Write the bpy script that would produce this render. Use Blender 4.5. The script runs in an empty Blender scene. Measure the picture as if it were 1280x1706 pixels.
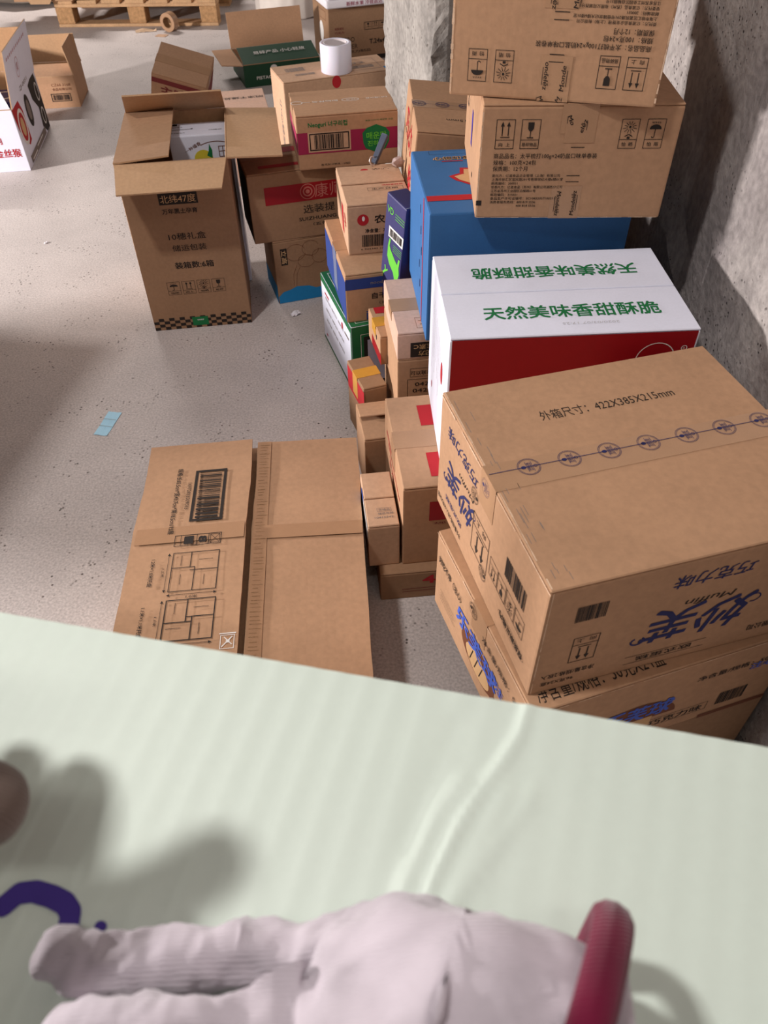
import bpy, bmesh, math, random
from mathutils import Vector, Matrix, noise
from mathutils.geometry import tessellate_polygon
SC = bpy.context.scene
COL = SC.collection
random.seed(7)
R = math.radians

# ---------------------------------------------------------------- camera
CAM_H, PITCH, ROLL = 1.255, R(45.836), R(-0.952)
cd = bpy.data.cameras.new('camera'); cam = bpy.data.objects.new('camera', cd); COL.objects.link(cam)
fwd = Vector((0, math.cos(PITCH), -math.sin(PITCH))); up0 = Vector((0, math.sin(PITCH), math.cos(PITCH))); rt0 = Vector((1, 0, 0))
rt = rt0 * math.cos(ROLL) + up0 * math.sin(ROLL); up = up0 * math.cos(ROLL) - rt0 * math.sin(ROLL)
cam.matrix_world = Matrix(((rt.x, up.x, -fwd.x, 0), (rt.y, up.y, -fwd.y, 0), (rt.z, up.z, -fwd.z, CAM_H), (0, 0, 0, 1)))
cd.sensor_fit = 'VERTICAL'; cd.sensor_height = 36.0; cd.lens = 1282.0 / 1706.0 * 36.0
cd.clip_start = 0.01
cd.dof.use_dof = True; cd.dof.focus_distance = 1.55; cd.dof.aperture_fstop = 9.0
SC.camera = cam
# ---------------------------------------------------------------- world, lamps, exposure
w = bpy.data.worlds.new('world'); SC.world = w; w.use_nodes = True
w.node_tree.nodes['Background'].inputs[0].default_value = (0.9, 0.9, 1, 1)
w.node_tree.nodes['Background'].inputs[1].default_value = 0.035
SC.view_settings.view_transform = 'Standard'; SC.view_settings.look = 'None'
SC.view_settings.exposure = 0.0; SC.view_settings.gamma = 1.0
SC.view_settings.use_curve_mapping = False
CEIL = 3.0
LAMPS = [  # x, y, length, width, watts, colour, rotation
    (-1.06, 0.46, 0.22, 0.16, 41, (1.0, 0.96, 0.93), 0.0),
    (0.15, -0.45, 1.20, 0.14, 7, (1.0, 0.95, 0.90), 0.0),  # fill lamp, added to lift the shadows on the sheet
    (-2.60, 7.20, 1.20, 0.14, 150, (1.0, 0.92, 0.87), 0.0),
]
def add_lamp(x, y, lx, ly, watts, colc, rz):
    ld = bpy.data.lights.new('ceiling_lamp_light', 'AREA'); ld.shape = 'RECTANGLE'; ld.size = lx; ld.size_y = ly
    ld.energy = watts; ld.color = colc
    lo = bpy.data.objects.new('ceiling_lamp_light', ld); COL.objects.link(lo)
    lo.location = (x, y, CEIL - 0.075); lo.rotation_euler = (0, 0, rz)
for a in LAMPS: add_lamp(*a)
# assumed floodlight, unseen, standing in for the low light from the left
FLOOD = Vector((-4.3, 1.80, 0.95)); FDIR = Vector((.98, .02, -.06)).normalized()
ld = bpy.data.lights.new('floodlight_light', 'AREA'); ld.shape = 'RECTANGLE'; ld.size = .34; ld.size_y = .24; ld.energy = 285; ld.color = (1.0, .94, .91)
lo = bpy.data.objects.new('floodlight_light', ld); COL.objects.link(lo)
lo.matrix_world = Matrix.Translation(FLOOD + FDIR * .02) @ FDIR.to_track_quat('-Z', 'Y').to_matrix().to_4x4()

# ---------------------------------------------------------------- materials
def nd(nt, t, **kw):
    n = nt.nodes.new(t)
    for k, v in kw.items(): setattr(n, k, v)
    return n
MATS = {}
def base_mat(name, rough=0.8, spec=0.3):
    m = bpy.data.materials.new(name); m.use_nodes = True
    b = m.node_tree.nodes['Principled BSDF']
    b.inputs['Roughness'].default_value = rough
    b.inputs['Specular IOR Level'].default_value = spec
    return m, m.node_tree, b
def srgb(r, g, b):
    f = lambda c: (c / 255 / 12.92) if c <= 10 else ((c / 255 + 0.055) / 1.055) ** 2.4
    return (f(r), f(g), f(b), 1)
def noisy(name, c, amt=0.12, scale=30, rough=0.8, bump=0.0, bscale=400, spec=0.3, flute=0.0):
    """plain colour broken by two noises, with fine relief; flute = corrugation showing through the liner"""
    if name in MATS: return MATS[name]
    m, nt, b = base_mat(name, rough, spec)
    tc = nd(nt, 'ShaderNodeTexCoord')
    n1 = nd(nt, 'ShaderNodeTexNoise'); n1.inputs['Scale'].default_value = scale; n1.inputs['Detail'].default_value = 6
    n2 = nd(nt, 'ShaderNodeTexNoise'); n2.inputs['Scale'].default_value = scale * 12; n2.inputs['Detail'].default_value = 3
    nt.links.new(tc.outputs['Object'], n1.inputs['Vector']); nt.links.new(tc.outputs['Object'], n2.inputs['Vector'])
    ad = nd(nt, 'ShaderNodeMath', operation='ADD'); nt.links.new(n1.outputs['Fac'], ad.inputs[0]); nt.links.new(n2.outputs['Fac'], ad.inputs[1])
    rp = nd(nt, 'ShaderNodeValToRGB')
    rp.color_ramp.elements[0].position = 0.35; rp.color_ramp.elements[1].position = 0.65
    d = [max(0, x * (1 - amt)) for x in c[:3]] + [1]; l = [min(1, x * (1 + amt)) for x in c[:3]] + [1]
    rp.color_ramp.elements[0].color = d; rp.color_ramp.elements[1].color = l
    hv = nd(nt, 'ShaderNodeMath', operation='MULTIPLY'); hv.inputs[1].default_value = 0.5
    nt.links.new(ad.outputs[0], hv.inputs[0]); nt.links.new(hv.outputs[0], rp.inputs['Fac'])
    nt.links.new(rp.outputs['Color'], b.inputs['Base Color'])
    hsrc = None
    if bump:
        n3 = nd(nt, 'ShaderNodeTexNoise'); n3.inputs['Scale'].default_value = bscale; n3.inputs['Detail'].default_value = 4
        nt.links.new(tc.outputs['Object'], n3.inputs['Vector']); hsrc = n3.outputs['Fac']
    if flute:
        wv = nd(nt, 'ShaderNodeTexWave', wave_type='BANDS', bands_direction='X'); wv.inputs['Scale'].default_value = 26; wv.inputs['Distortion'].default_value = 0.6
        nt.links.new(tc.outputs['Object'], wv.inputs['Vector'])
        mm = nd(nt, 'ShaderNodeMath', operation='MULTIPLY_ADD'); mm.inputs[1].default_value = flute
        nt.links.new(wv.outputs['Fac'], mm.inputs[0])
        if hsrc: nt.links.new(hsrc, mm.inputs[2])
        hsrc = mm.outputs[0]
    if hsrc:
        bp = nd(nt, 'ShaderNodeBump'); bp.inputs['Strength'].default_value = bump or 0.1; bp.inputs['Distance'].default_value = 0.002
        nt.links.new(hsrc, bp.inputs['Height']); nt.links.new(bp.outputs['Normal'], b.inputs['Normal'])
    MATS[name] = m
    return m
def kraft(name, c): return noisy(name, c, 0.09, 9, 0.78, 0.06, 260, 0.25, 0.25)
KRAFT = kraft('kraft_board', srgb(178, 139, 108))
KRAFT_PALE = kraft('kraft_board_pale', srgb(192, 156, 128))
KRAFT_DARK = kraft('kraft_board_brown', srgb(154, 120, 92))
KRAFT_PINK = kraft('kraft_board_pink', srgb(208, 172, 152))
KRAFT_IN = kraft('kraft_inner', srgb(186, 150, 116))
EDGE = noisy('corrugated_edge', srgb(150, 116, 84), 0.3, 200, 0.9)
WHITE_CARD = noisy('white_card', srgb(228, 230, 246), 0.03, 20, 0.55, 0.03, 300, 0.4)
TAPE_CLEAR = noisy('clear_brown_tape', srgb(174, 136, 105), 0.05, 40, 0.30, 0.03, 120, 0.5)
TAPE_YELLOW = noisy('yellow_tape', srgb(205, 150, 60), 0.06, 40, 0.3, 0.03, 120, 0.5)
def flat(name, c, rough=0.7, amt=0.05): return noisy(name, c, amt, 60, rough)
INK_BLACK = flat('black_ink', srgb(42, 34, 30)); INK_NAVY = flat('navy_ink', srgb(38, 42, 92)); INK_BLUE = flat('blue_ink', srgb(70, 96, 190))
INK_RED = flat('red_ink', srgb(176, 30, 40)); INK_DKRED = flat('dark_red_band', srgb(150, 18, 28), 0.4); INK_GREEN = flat('green_ink', srgb(24, 112, 62))
INK_LIME = flat('lime_ink', srgb(100, 190, 60)); INK_WHITE = flat('white_ink', srgb(226, 222, 218)); INK_MAROON = flat('maroon_ink', srgb(120, 48, 48))
INK_MAGENTA = flat('magenta_band', srgb(150, 34, 74)); INK_BROWN = flat('brown_ink', srgb(112, 66, 44)); INK_GREY = flat('grey_ink', srgb(130, 118, 112))
INK_TAN = flat('tan_ink', srgb(205, 165, 120)); INK_YELLOW = flat('yellow_ink', srgb(214, 196, 60)); INK_PURPLE = flat('purple_ink', srgb(70, 52, 140))
INK_DKGREEN = flat('dark_green', srgb(24, 74, 46)); INK_CYAN = flat('cyan_ink', srgb(30, 130, 190)); INK_BLUEBAND = flat('blue_band', srgb(40, 62, 130))
BLUE_CARD = noisy('blue_card', srgb(50, 104, 162), 0.05, 20, 0.6, 0.04, 260, 0.35)
NAVY_CARD = noisy('navy_card', srgb(50, 48, 100), 0.06, 20, 0.5, 0.03, 260, 0.35)
GREEN_CARD = noisy('green_card', srgb(30, 100, 60), 0.06, 20, 0.5, 0.03, 260, 0.35)
DGREEN_CARD = noisy('deep_green_card', srgb(24, 66, 44), 0.06, 20, 0.55, 0.03, 260, 0.35)

def concrete(name, c1, c2, pit, rough=0.85, fine=90.0, blot=1.3, bump=0.35, pitscale=55.0, dist=0.003):
    m, nt, b = base_mat(name, rough, 0.35)
    tc = nd(nt, 'ShaderNodeTexCoord'); L = nt.links.new
    a = nd(nt, 'ShaderNodeTexNoise'); a.inputs['Scale'].default_value = blot; a.inputs['Detail'].default_value = 8; a.inputs['Roughness'].default_value = 0.62
    f = nd(nt, 'ShaderNodeTexNoise'); f.inputs['Scale'].default_value = fine; f.inputs['Detail'].default_value = 5
    v = nd(nt, 'ShaderNodeTexVoronoi'); v.inputs['Scale'].default_value = pitscale
    pn = nd(nt, 'ShaderNodeTexNoise'); pn.inputs['Scale'].default_value = 9; pn.inputs['Detail'].default_value = 2
    for n in (a, f, v, pn): L(tc.outputs['Object'], n.inputs['Vector'])
    r1 = nd(nt, 'ShaderNodeValToRGB'); r1.color_ramp.elements[0].color = c1; r1.color_ramp.elements[1].color = c2
    r1.color_ramp.elements[0].position = 0.32; r1.color_ramp.elements[1].position = 0.68
    L(a.outputs['Fac'], r1.inputs['Fac'])
    r2 = nd(nt, 'ShaderNodeValToRGB'); r2.color_ramp.elements[0].position = 0.3; r2.color_ramp.elements[1].position = 0.7
    r2.color_ramp.elements[0].color = (0.74, 0.74, 0.74, 1); r2.color_ramp.elements[1].color = (1.14, 1.14, 1.14, 1)
    L(f.outputs['Fac'], r2.inputs['Fac'])
    mx = nd(nt, 'ShaderNodeMix', data_type='RGBA', blend_type='MULTIPLY'); mx.inputs[0].default_value = 1.0
    L(r1.outputs['Color'], mx.inputs[6]); L(r2.outputs['Color'], mx.inputs[7])
    # small dark pits and grit, only where a coarse noise lets them
    r3 = nd(nt, 'ShaderNodeValToRGB'); r3.color_ramp.elements[0].position = 0.10; r3.color_ramp.elements[1].position = 0.24
    r3.color_ramp.elements[0].color = (1, 1, 1, 1); r3.color_ramp.elements[1].color = (0, 0, 0, 1); L(v.outputs['Distance'], r3.inputs['Fac'])
    r4 = nd(nt, 'ShaderNodeValToRGB'); r4.color_ramp.elements[0].position = 0.5; r4.color_ramp.elements[1].position = 0.62; L(pn.outputs['Fac'], r4.inputs['Fac'])
    pm = nd(nt, 'ShaderNodeMath', operation='MULTIPLY'); L(r3.outputs['Color'], pm.inputs[0]); L(r4.outputs['Color'], pm.inputs[1])
    mp = nd(nt, 'ShaderNodeMix', data_type='RGBA', blend_type='MIX'); L(pm.outputs[0], mp.inputs[0]); L(mx.outputs[2], mp.inputs[6]); mp.inputs[7].default_value = pit
    L(mp.outputs[2], b.inputs['Base Color'])
    hs = nd(nt, 'ShaderNodeMath', operation='MULTIPLY_ADD'); hs.inputs[1].default_value = -1.2; L(pm.outputs[0], hs.inputs[0]); L(f.outputs['Fac'], hs.inputs[2])
    bp = nd(nt, 'ShaderNodeBump'); bp.inputs['Strength'].default_value = bump; bp.inputs['Distance'].default_value = dist
    L(hs.outputs[0], bp.inputs['Height']); L(bp.outputs['Normal'], b.inputs['Normal'])
    return m
FLOOR = concrete('floor_concrete', srgb(180, 171, 168), srgb(210, 200, 196), srgb(84, 74, 70), 0.62, 190, 1.3, 0.22, 70, 0.002)
WALL = concrete('wall_concrete', srgb(128, 120, 120), srgb(188, 180, 176), srgb(70, 64, 62), 0.92, 70, 3.0, 0.7, 90, 0.006)
PILLAR = concrete('pillar_concrete', srgb(126, 121, 117), srgb(176, 170, 164), srgb(96, 90, 84), 0.92, 60, 4.0, 0.6, 60, 0.006)
CEILM = concrete('ceiling_concrete', srgb(70, 66, 62), srgb(92, 88, 84), srgb(50, 46, 44))
WOOD = noisy('pallet_wood', srgb(196, 158, 120), 0.22, 14, 0.85, 0.15, 120)
WOODB = noisy('pressed_chip_block', srgb(178, 138, 98), 0.35, 60, 0.9, 0.3, 200)
BOARD = noisy('mint_plastic', srgb(214, 226, 215), 0.015, 12, 0.5, 0.0, 200, 0.35)
def knit(name, c):
    if name in MATS: return MATS[name]
    m, nt, b = base_mat(name, 0.95, 0.1); L = nt.links.new
    tc = nd(nt, 'ShaderNodeTexCoord')
    n = nd(nt, 'ShaderNodeTexNoise'); n.inputs['Scale'].default_value = 28; n.inputs['Detail'].default_value = 5; L(tc.outputs['Object'], n.inputs['Vector'])
    r = nd(nt, 'ShaderNodeValToRGB'); r.color_ramp.elements[0].position = 0.36; r.color_ramp.elements[1].position = 0.66
    r.color_ramp.elements[0].color = tuple(x * 0.8 for x in c[:3]) + (1,); r.color_ramp.elements[1].color = c
    L(n.outputs['Fac'], r.inputs['Fac']); L(r.outputs['Color'], b.inputs['Base Color'])
    wv = nd(nt, 'ShaderNodeTexWave', wave_type='BANDS', bands_direction='Y'); wv.inputs['Scale'].default_value = 170; wv.inputs['Distortion'].default_value = 2.5
    L(tc.outputs['Object'], wv.inputs['Vector'])
    bp = nd(nt, 'ShaderNodeBump'); bp.inputs['Strength'].default_value = 0.35; bp.inputs['Distance'].default_value = 0.001
    L(wv.outputs['Fac'], bp.inputs['Height']); L(bp.outputs['Normal'], b.inputs['Normal'])
    b.inputs['Sheen Weight'].default_value = 0.2
    MATS[name] = m
    return m
GLOVE = knit('knitted_glove', srgb(186, 176, 184)); HEM = knit('maroon_hem', srgb(104, 16, 48)); GLOVE_SHADED = knit('shaded_glove', srgb(112, 96, 88))  # last one: the left glove's shade put into a darker brown
SKIN = noisy('skin', srgb(200, 152, 126), 0.06, 40, 0.6)
JACKET = noisy('dark_sleeve', srgb(60, 58, 66), 0.1, 60, 0.9)

# ---------------------------------------------------------------- object helpers
def link(name, bm, mats, parent=None, smooth=False, recalc=True):
    me = bpy.data.meshes.new(name)
    if recalc: bmesh.ops.recalc_face_normals(bm, faces=bm.faces[:])
    bm.to_mesh(me); bm.free()
    for m in (mats if isinstance(mats, (list, tuple)) else [mats]): me.materials.append(m)
    if smooth:
        for p in me.polygons: p.use_smooth = True
    o = bpy.data.objects.new(name, me); COL.objects.link(o)
    if parent is not None: o.parent = parent
    return o
def tag(o, label=None, cat=None, group=None, kind=None):
    if label: o['label'] = label
    if cat: o['category'] = cat
    if group: o['group'] = group
    if kind: o['kind'] = kind
    return o
def empty(name, loc, rot=(0, 0, 0), label=None, cat=None, group=None):
    o = bpy.data.objects.new(name, None); COL.objects.link(o); o.empty_display_size = 0.05
    o.location = loc; o.rotation_euler = rot
    return tag(o, label, cat, group)
def bx(bm, x0, y0, z0, x1, y1, z1, bev=0.0, seg=1, jit=0.0, M=None):
    """one (bevelled) block into bm"""
    b2 = bmesh.new(); bmesh.ops.create_cube(b2, size=1.0)
    for v in b2.verts:
        v.co = Vector((x0 + (v.co.x + .5) * (x1 - x0), y0 + (v.co.y + .5) * (y1 - y0), z0 + (v.co.z + .5) * (z1 - z0)))
        if jit: v.co += Vector((random.uniform(-jit, jit), random.uniform(-jit, jit), random.uniform(-jit, jit)))
    if bev: bmesh.ops.bevel(b2, geom=b2.edges[:], offset=bev, segments=seg, affect='EDGES', profile=0.6)
    if M is not None: bmesh.ops.transform(b2, matrix=M, verts=b2.verts[:])
    me = bpy.data.meshes.new('tmp'); b2.to_mesh(me); b2.free(); bm.from_mesh(me); bpy.data.meshes.remove(me)
    return bm
def block(name, mat, parent, *a, **kw):
    return link(name, bx(bmesh.new(), *a, **kw), mat, parent)

# ---------------------------------------------------------------- flat print on a face (u right, v up, metres)
TXT = {}
def text_tris(s):
    key = s
    if key in TXT: return TXT[key]
    c = bpy.data.curves.new('lettering', 'FONT'); c.body = s; c.size = 1; c.resolution_u = 2
    o = bpy.data.objects.new('lettering', c); COL.objects.link(o)
    dg = bpy.context.evaluated_depsgraph_get(); me = bpy.data.meshes.new_from_object(o.evaluated_get(dg))
    vs = [(v.co.x, v.co.y) for v in me.vertices]; fs = [tuple(p.vertices) for p in me.polygons]
    if vs:
        x0, x1 = min(v[0] for v in vs), max(v[0] for v in vs); y0, y1 = min(v[1] for v in vs), max(v[1] for v in vs)
    else: x0 = x1 = y0 = y1 = 0
    bpy.data.objects.remove(o); bpy.data.curves.remove(c); bpy.data.meshes.remove(me)
    TXT[key] = (vs, fs, (x0, x1, y0, y1)); return TXT[key]
class Ink:
    def __init__(s): s.v = []; s.f = []; s.g = []
    def add(s, pts, faces):
        k = len(s.v); dz = (len(s.g) % 30) * 1.0e-5; s.v += [(p[0], p[1], (p[2] if len(p) > 2 else 0) + dz) for p in pts]; nf = [tuple(i + k for i in f) for f in faces]; s.f += nf
        if nf: s.g.append((k, len(s.v), nf))
    def rect(s, u0, v0, u1, v1): s.add([(u0, v0), (u1, v0), (u1, v1), (u0, v1)], [(0, 1, 2, 3)])
    def line(s, u0, v0, u1, v1, lw=1.2):
        d = Vector((u1 - u0, v1 - v0)); n = Vector((-d.y, d.x)).normalized() * lw / 2
        s.add([(u0 + n.x, v0 + n.y), (u0 - n.x, v0 - n.y), (u1 - n.x, v1 - n.y), (u1 + n.x, v1 + n.y)], [(0, 1, 2, 3)])
    def frame(s, u0, v0, u1, v1, lw=1.2):
        s.rect(u0, v0, u1, v0 + lw); s.rect(u0, v1 - lw, u1, v1); s.rect(u0, v0 + lw, u0 + lw, v1 - lw); s.rect(u1 - lw, v0 + lw, u1, v1 - lw)
    def poly(s, pts):
        t = tessellate_polygon([[Vector((p[0], p[1], 0)) for p in pts]])
        s.add([tuple(p) for p in pts], [tuple(x) for x in t])
    def disc(s, cu, cv, ru, rv=None, a0=0, a1=360, n=28):
        rv = rv or ru
        s.poly([(cu + ru * math.cos(R(a0 + (a1 - a0) * i / n)), cv + rv * math.sin(R(a0 + (a1 - a0) * i / n))) for i in range(n + (0 if a1 - a0 >= 360 else 1))])
    def ring(s, cu, cv, ru, rv=None, lw=1.2, a0=0, a1=360, n=32):
        rv = rv or ru
        P = []
        for i in range(n + 1):
            a = R(a0 + (a1 - a0) * i / n); P += [(cu + ru * math.cos(a), cv + rv * math.sin(a)), (cu + (ru - lw) * math.cos(a), cv + (rv - lw) * math.sin(a))]
        s.add(P, [(2 * i, 2 * i + 1, 2 * i + 3, 2 * i + 2) for i in range(n)])
    def stroke(s, pts, lw):
        for a, b in zip(pts, pts[1:]): s.line(a[0], a[1], b[0], b[1], lw)
    def text(s, cu, cv, size, st, rot=0, wd=None, bold=0.012, shear=0.0):
        """centred; size = em height; wd = fit to this width"""
        vs, fs, (x0, x1, y0, y1) = text_tris(st)
        sx = (wd / (x1 - x0)) if wd else size
        ca, sa = math.cos(R(rot)), math.sin(R(rot)); P = []; F = []; t_ = bold * .75   # heavier type: the strokes doubled with a small shift
        for dx, dy in (((0, 0),) if bold < .006 else ((-t_, -t_ * .5), (t_, t_ * .5)) if bold <= .013 else ((-t_, -t_), (t_, t_), (t_, -t_), (-t_, t_))):
            k = len(P)
            for x, y in vs:
                b = (y + dy - (y0 + y1) / 2) * size; a = (x + dx - (x0 + x1) / 2) * sx + shear * b
                P.append((cu + a * ca - b * sa, cv + a * sa + b * ca, len(F) and k / max(1, len(vs)) * 1.5e-5))
            F += [tuple(q + k for q in f) for f in fs]
        s.add(P, F)
    def bars(s, u0, v0, u1, v1, seed=1, vert=False):
        rr = random.Random(seed); p = 0.0; L = (v1 - v0) if vert else (u1 - u0); k = L / 42
        while p < L - k:
            b = rr.choice([.5, .8, 1.2, 1.9]) * k
            b = min(b, L - p)
            if vert: s.rect(u0, v0 + p, u1, v0 + p + b)
            else: s.rect(u0 + p, v0, u0 + p + b, v1)
            p += b + rr.choice([.5, .7, 1.1]) * k
    # handling symbols in a captioned frame: u0,v0 lower left, w x h, caption strip at the bottom
    def symbol(s, kind, u0, v0, w, h, cap, lw=1.2):
        s.frame(u0, v0, u0 + w, v0 + h, lw); c = h * .3; s.rect(u0, v0 + c, u0 + w, v0 + c + lw)
        if cap: s.text(u0 + w / 2, v0 + c / 2, c * .5, cap, wd=w * (.8 if len(cap) > 2 and ' ' not in cap else .62))
        m = u0 + w / 2; b = v0 + c + lw; H = h - c - 2 * lw
        if kind == 'up':
            s.rect(u0 + w * .25, b + H * .1, u0 + w * .75, b + H * .14)
            for d in (-.16, .16):
                x = m + d * w; s.rect(x - w * .025, b + H * .2, x + w * .025, b + H * .72); s.poly([(x - w * .1, b + H * .68), (x + w * .1, b + H * .68), (x, b + H * .92)])
        if kind == 'glass':
            s.poly([(m - w * .16, b + H * .88), (m + w * .16, b + H * .88), (m + w * .15, b + H * .55), (m + w * .06, b + H * .43), (m - w * .06, b + H * .43), (m - w * .15, b + H * .55)])
            s.rect(m - w * .02, b + H * .12, m + w * .02, b + H * .45); s.rect(m - w * .17, b + H * .07, m + w * .17, b + H * .12)
        if kind == 'rain':
            s.disc(m, b + H * .5, w * .32, H * .24, 0, 180, 16); s.rect(m - w * .02, b + H * .12, m + w * .02, b + H * .52); s.ring(m - w * .07, b + H * .14, w * .09, H * .08, w * .04, 180, 360, 8)
            for k in range(5): s.line(m - w * .2 + k * w * .1, b + H * .80, m - w * .23 + k * w * .1, b + H * .88, w * .035)
        if kind == 'sun':
            cx, cy = m, b + H * .62; s.disc(cx, cy, w * .07, w * .07, n=12)
            for k in range(12):
                a = R(30 * k + 15); r1 = w * (.4 if 180 < 30 * k + 15 < 360 else .34)
                s.line(cx + w * .13 * math.cos(a), cy + w * .13 * math.sin(a), cx + r1 * math.cos(a), cy + r1 * .9 * math.sin(a), w * .03)
            s.stroke([(m - w * .22, b + H * .14), (m, b + H * .25), (m + w * .22, b + H * .14)], w * .045); s.rect(m - w * .08, b + H * .02, m + w * .08, b + H * .13)
    def pieces(s):
        """what was drawn in one go and lies close together stays one piece; far-apart lines, patches and symbols become pieces of their own"""
        I = []
        for k0, k1, fs in s.g:
            ps = s.v[k0:k1]
            I.append([min(p[0] for p in ps), min(p[1] for p in ps), max(p[0] for p in ps), max(p[1] for p in ps), list(fs)])
        done = False
        while not done:
            done = True; out = []
            for b in I:
                for o in out:
                    gx = max(0, b[0] - o[2], o[0] - b[2]); gy = max(0, b[1] - o[3], o[1] - b[3])
                    if math.hypot(gx, gy) < max(4.0, .45 * min(12, max(o[2] - o[0], o[3] - o[1], b[2] - b[0], b[3] - b[1]))):
                        o[0] = min(o[0], b[0]); o[1] = min(o[1], b[1]); o[2] = max(o[2], b[2]); o[3] = max(o[3], b[3]); o[4] += b[4]; done = False; break
                else: out.append(b)
            I = out
        return [i[4] for i in I]
    def make(s, name, root, dims, face, mat, flip=False, off=0.0005, label=None, sc=1.0):
        w, d, h = dims; mm = 0.001 * sc
        fr = dict(front=((-w / 2, -d / 2 - off, 0), (1, 0, 0), (0, 0, 1), w, h), left=((-w / 2 - off, d / 2, 0), (0, -1, 0), (0, 0, 1), d, h),
                  top=((-w / 2, -d / 2, h + off), (1, 0, 0), (0, 1, 0), w, d), right=((w / 2 + off, -d / 2, 0), (0, 1, 0), (0, 0, 1), d, h))
        O, U, V, W_, H_ = fr[face] if isinstance(face, str) else face
        O, U, V = Vector(O), Vector(U), Vector(V); NN = U.cross(V)
        o = None
        for fs in s.pieces():
            idx = {}; P = []; F = []
            for f in fs:
                for q in f:
                    if q not in idx:
                        idx[q] = len(P); u, v = s.v[q][0] * mm, s.v[q][1] * mm
                        if flip: u, v = W_ - u, H_ - v
                        P.append(O + U * u + V * v + NN * s.v[q][2])
                F.append([idx[q] for q in f])
            me = bpy.data.meshes.new(name); me.from_pydata(P, [], F); me.materials.append(mat); me.update()
            o = bpy.data.objects.new(name, me); COL.objects.link(o); o.parent = root
            if label: o['label'] = label
        return o

# ---------------------------------------------------------------- cartons
CARTONS = {}
def carton(key, label, x, y, yaw, wdh, z=0.0, mat=KRAFT, tape=None, seam='u', name='carton', cat='carton', tilt=(0, 0), flaps=True, group=None, lift=(0, 0), tape_mat=None, tape_w=0.05):
    """closed shipping carton: body, the two top flaps meeting at a seam, a strip of packing tape. local origin = centre of base"""
    w, d, h = wdh
    root = empty(name, (x, y, z), (tilt[0], tilt[1], yaw), label, cat, group)
    t = 0.004
    bm = bx(bmesh.new(), -w / 2, -d / 2, 0, w / 2, d / 2, h - (t if flaps else 0), min(.0035, h * .04), 2)
    link('body', bm, mat, root)
    if flaps:
        g = 0.0012
        for k, sgn in enumerate((-1, 1)):
            b2 = bmesh.new()
            if seam == 'u': bx(b2, -w / 2 + .0006, (-d / 2 + .0006) if sgn < 0 else g, h - t, w / 2 - .0006, -g if sgn < 0 else d / 2 - .0006, h, .0015, 1)
            else: bx(b2, (-w / 2 + .0006) if sgn < 0 else g, -d / 2 + .0006, h - t, -g if sgn < 0 else w / 2 - .0006, d / 2 - .0006, h, .0015, 1)
            if lift[k]:
                for v in b2.verts:
                    f = 1 - abs(v.co.y) / (d / 2) if seam == 'u' else 1 - abs(v.co.x) / (w / 2)
                    v.co.z += lift[k] * f
            link('top_flap', b2, mat, root)
    if tape:
        tm = tape_mat or TAPE_CLEAR; tw = tape_w / 2; e = .0004; drop = min(.06, h * .35); b2 = bmesh.new()
        if seam == 'u':
            bx(b2, -w / 2 - e, -tw, h + .0001, w / 2 + e, tw, h + .0001 + e); bx(b2, -w / 2 - e - .0003, -tw, h - drop, -w / 2 - .0002, tw, h + e); bx(b2, w / 2 + .0002, -tw, h - drop, w / 2 + e + .0003, tw, h + e)
        else:
            bx(b2, -tw, -d / 2 - e, h + .0001, tw, d / 2 + e, h + .0001 + e); bx(b2, -tw, -d / 2 - e - .0003, h - drop, tw, -d / 2 - .0002, h + e); bx(b2, -tw, d / 2 + .0002, h - drop, tw, d / 2 + e + .0003, h + e)
        o = link('tape', b2, tm, root); o['label'] = tape if isinstance(tape, str) else 'strip of packing tape over the seam'
    root['d3'] = [w, d, h]
    del root['d3']
    CARTONS[key] = (root, wdh)
    return root
def ink(key, face, mat, fn, name='printed_lettering', flip=False, off=0.0006, label=None, sc=1.0):
    root, dims = CARTONS[key]; k = Ink(); fn(k)
    return k.make(name, root, dims, face, mat, flip, off, label, sc)
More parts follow.
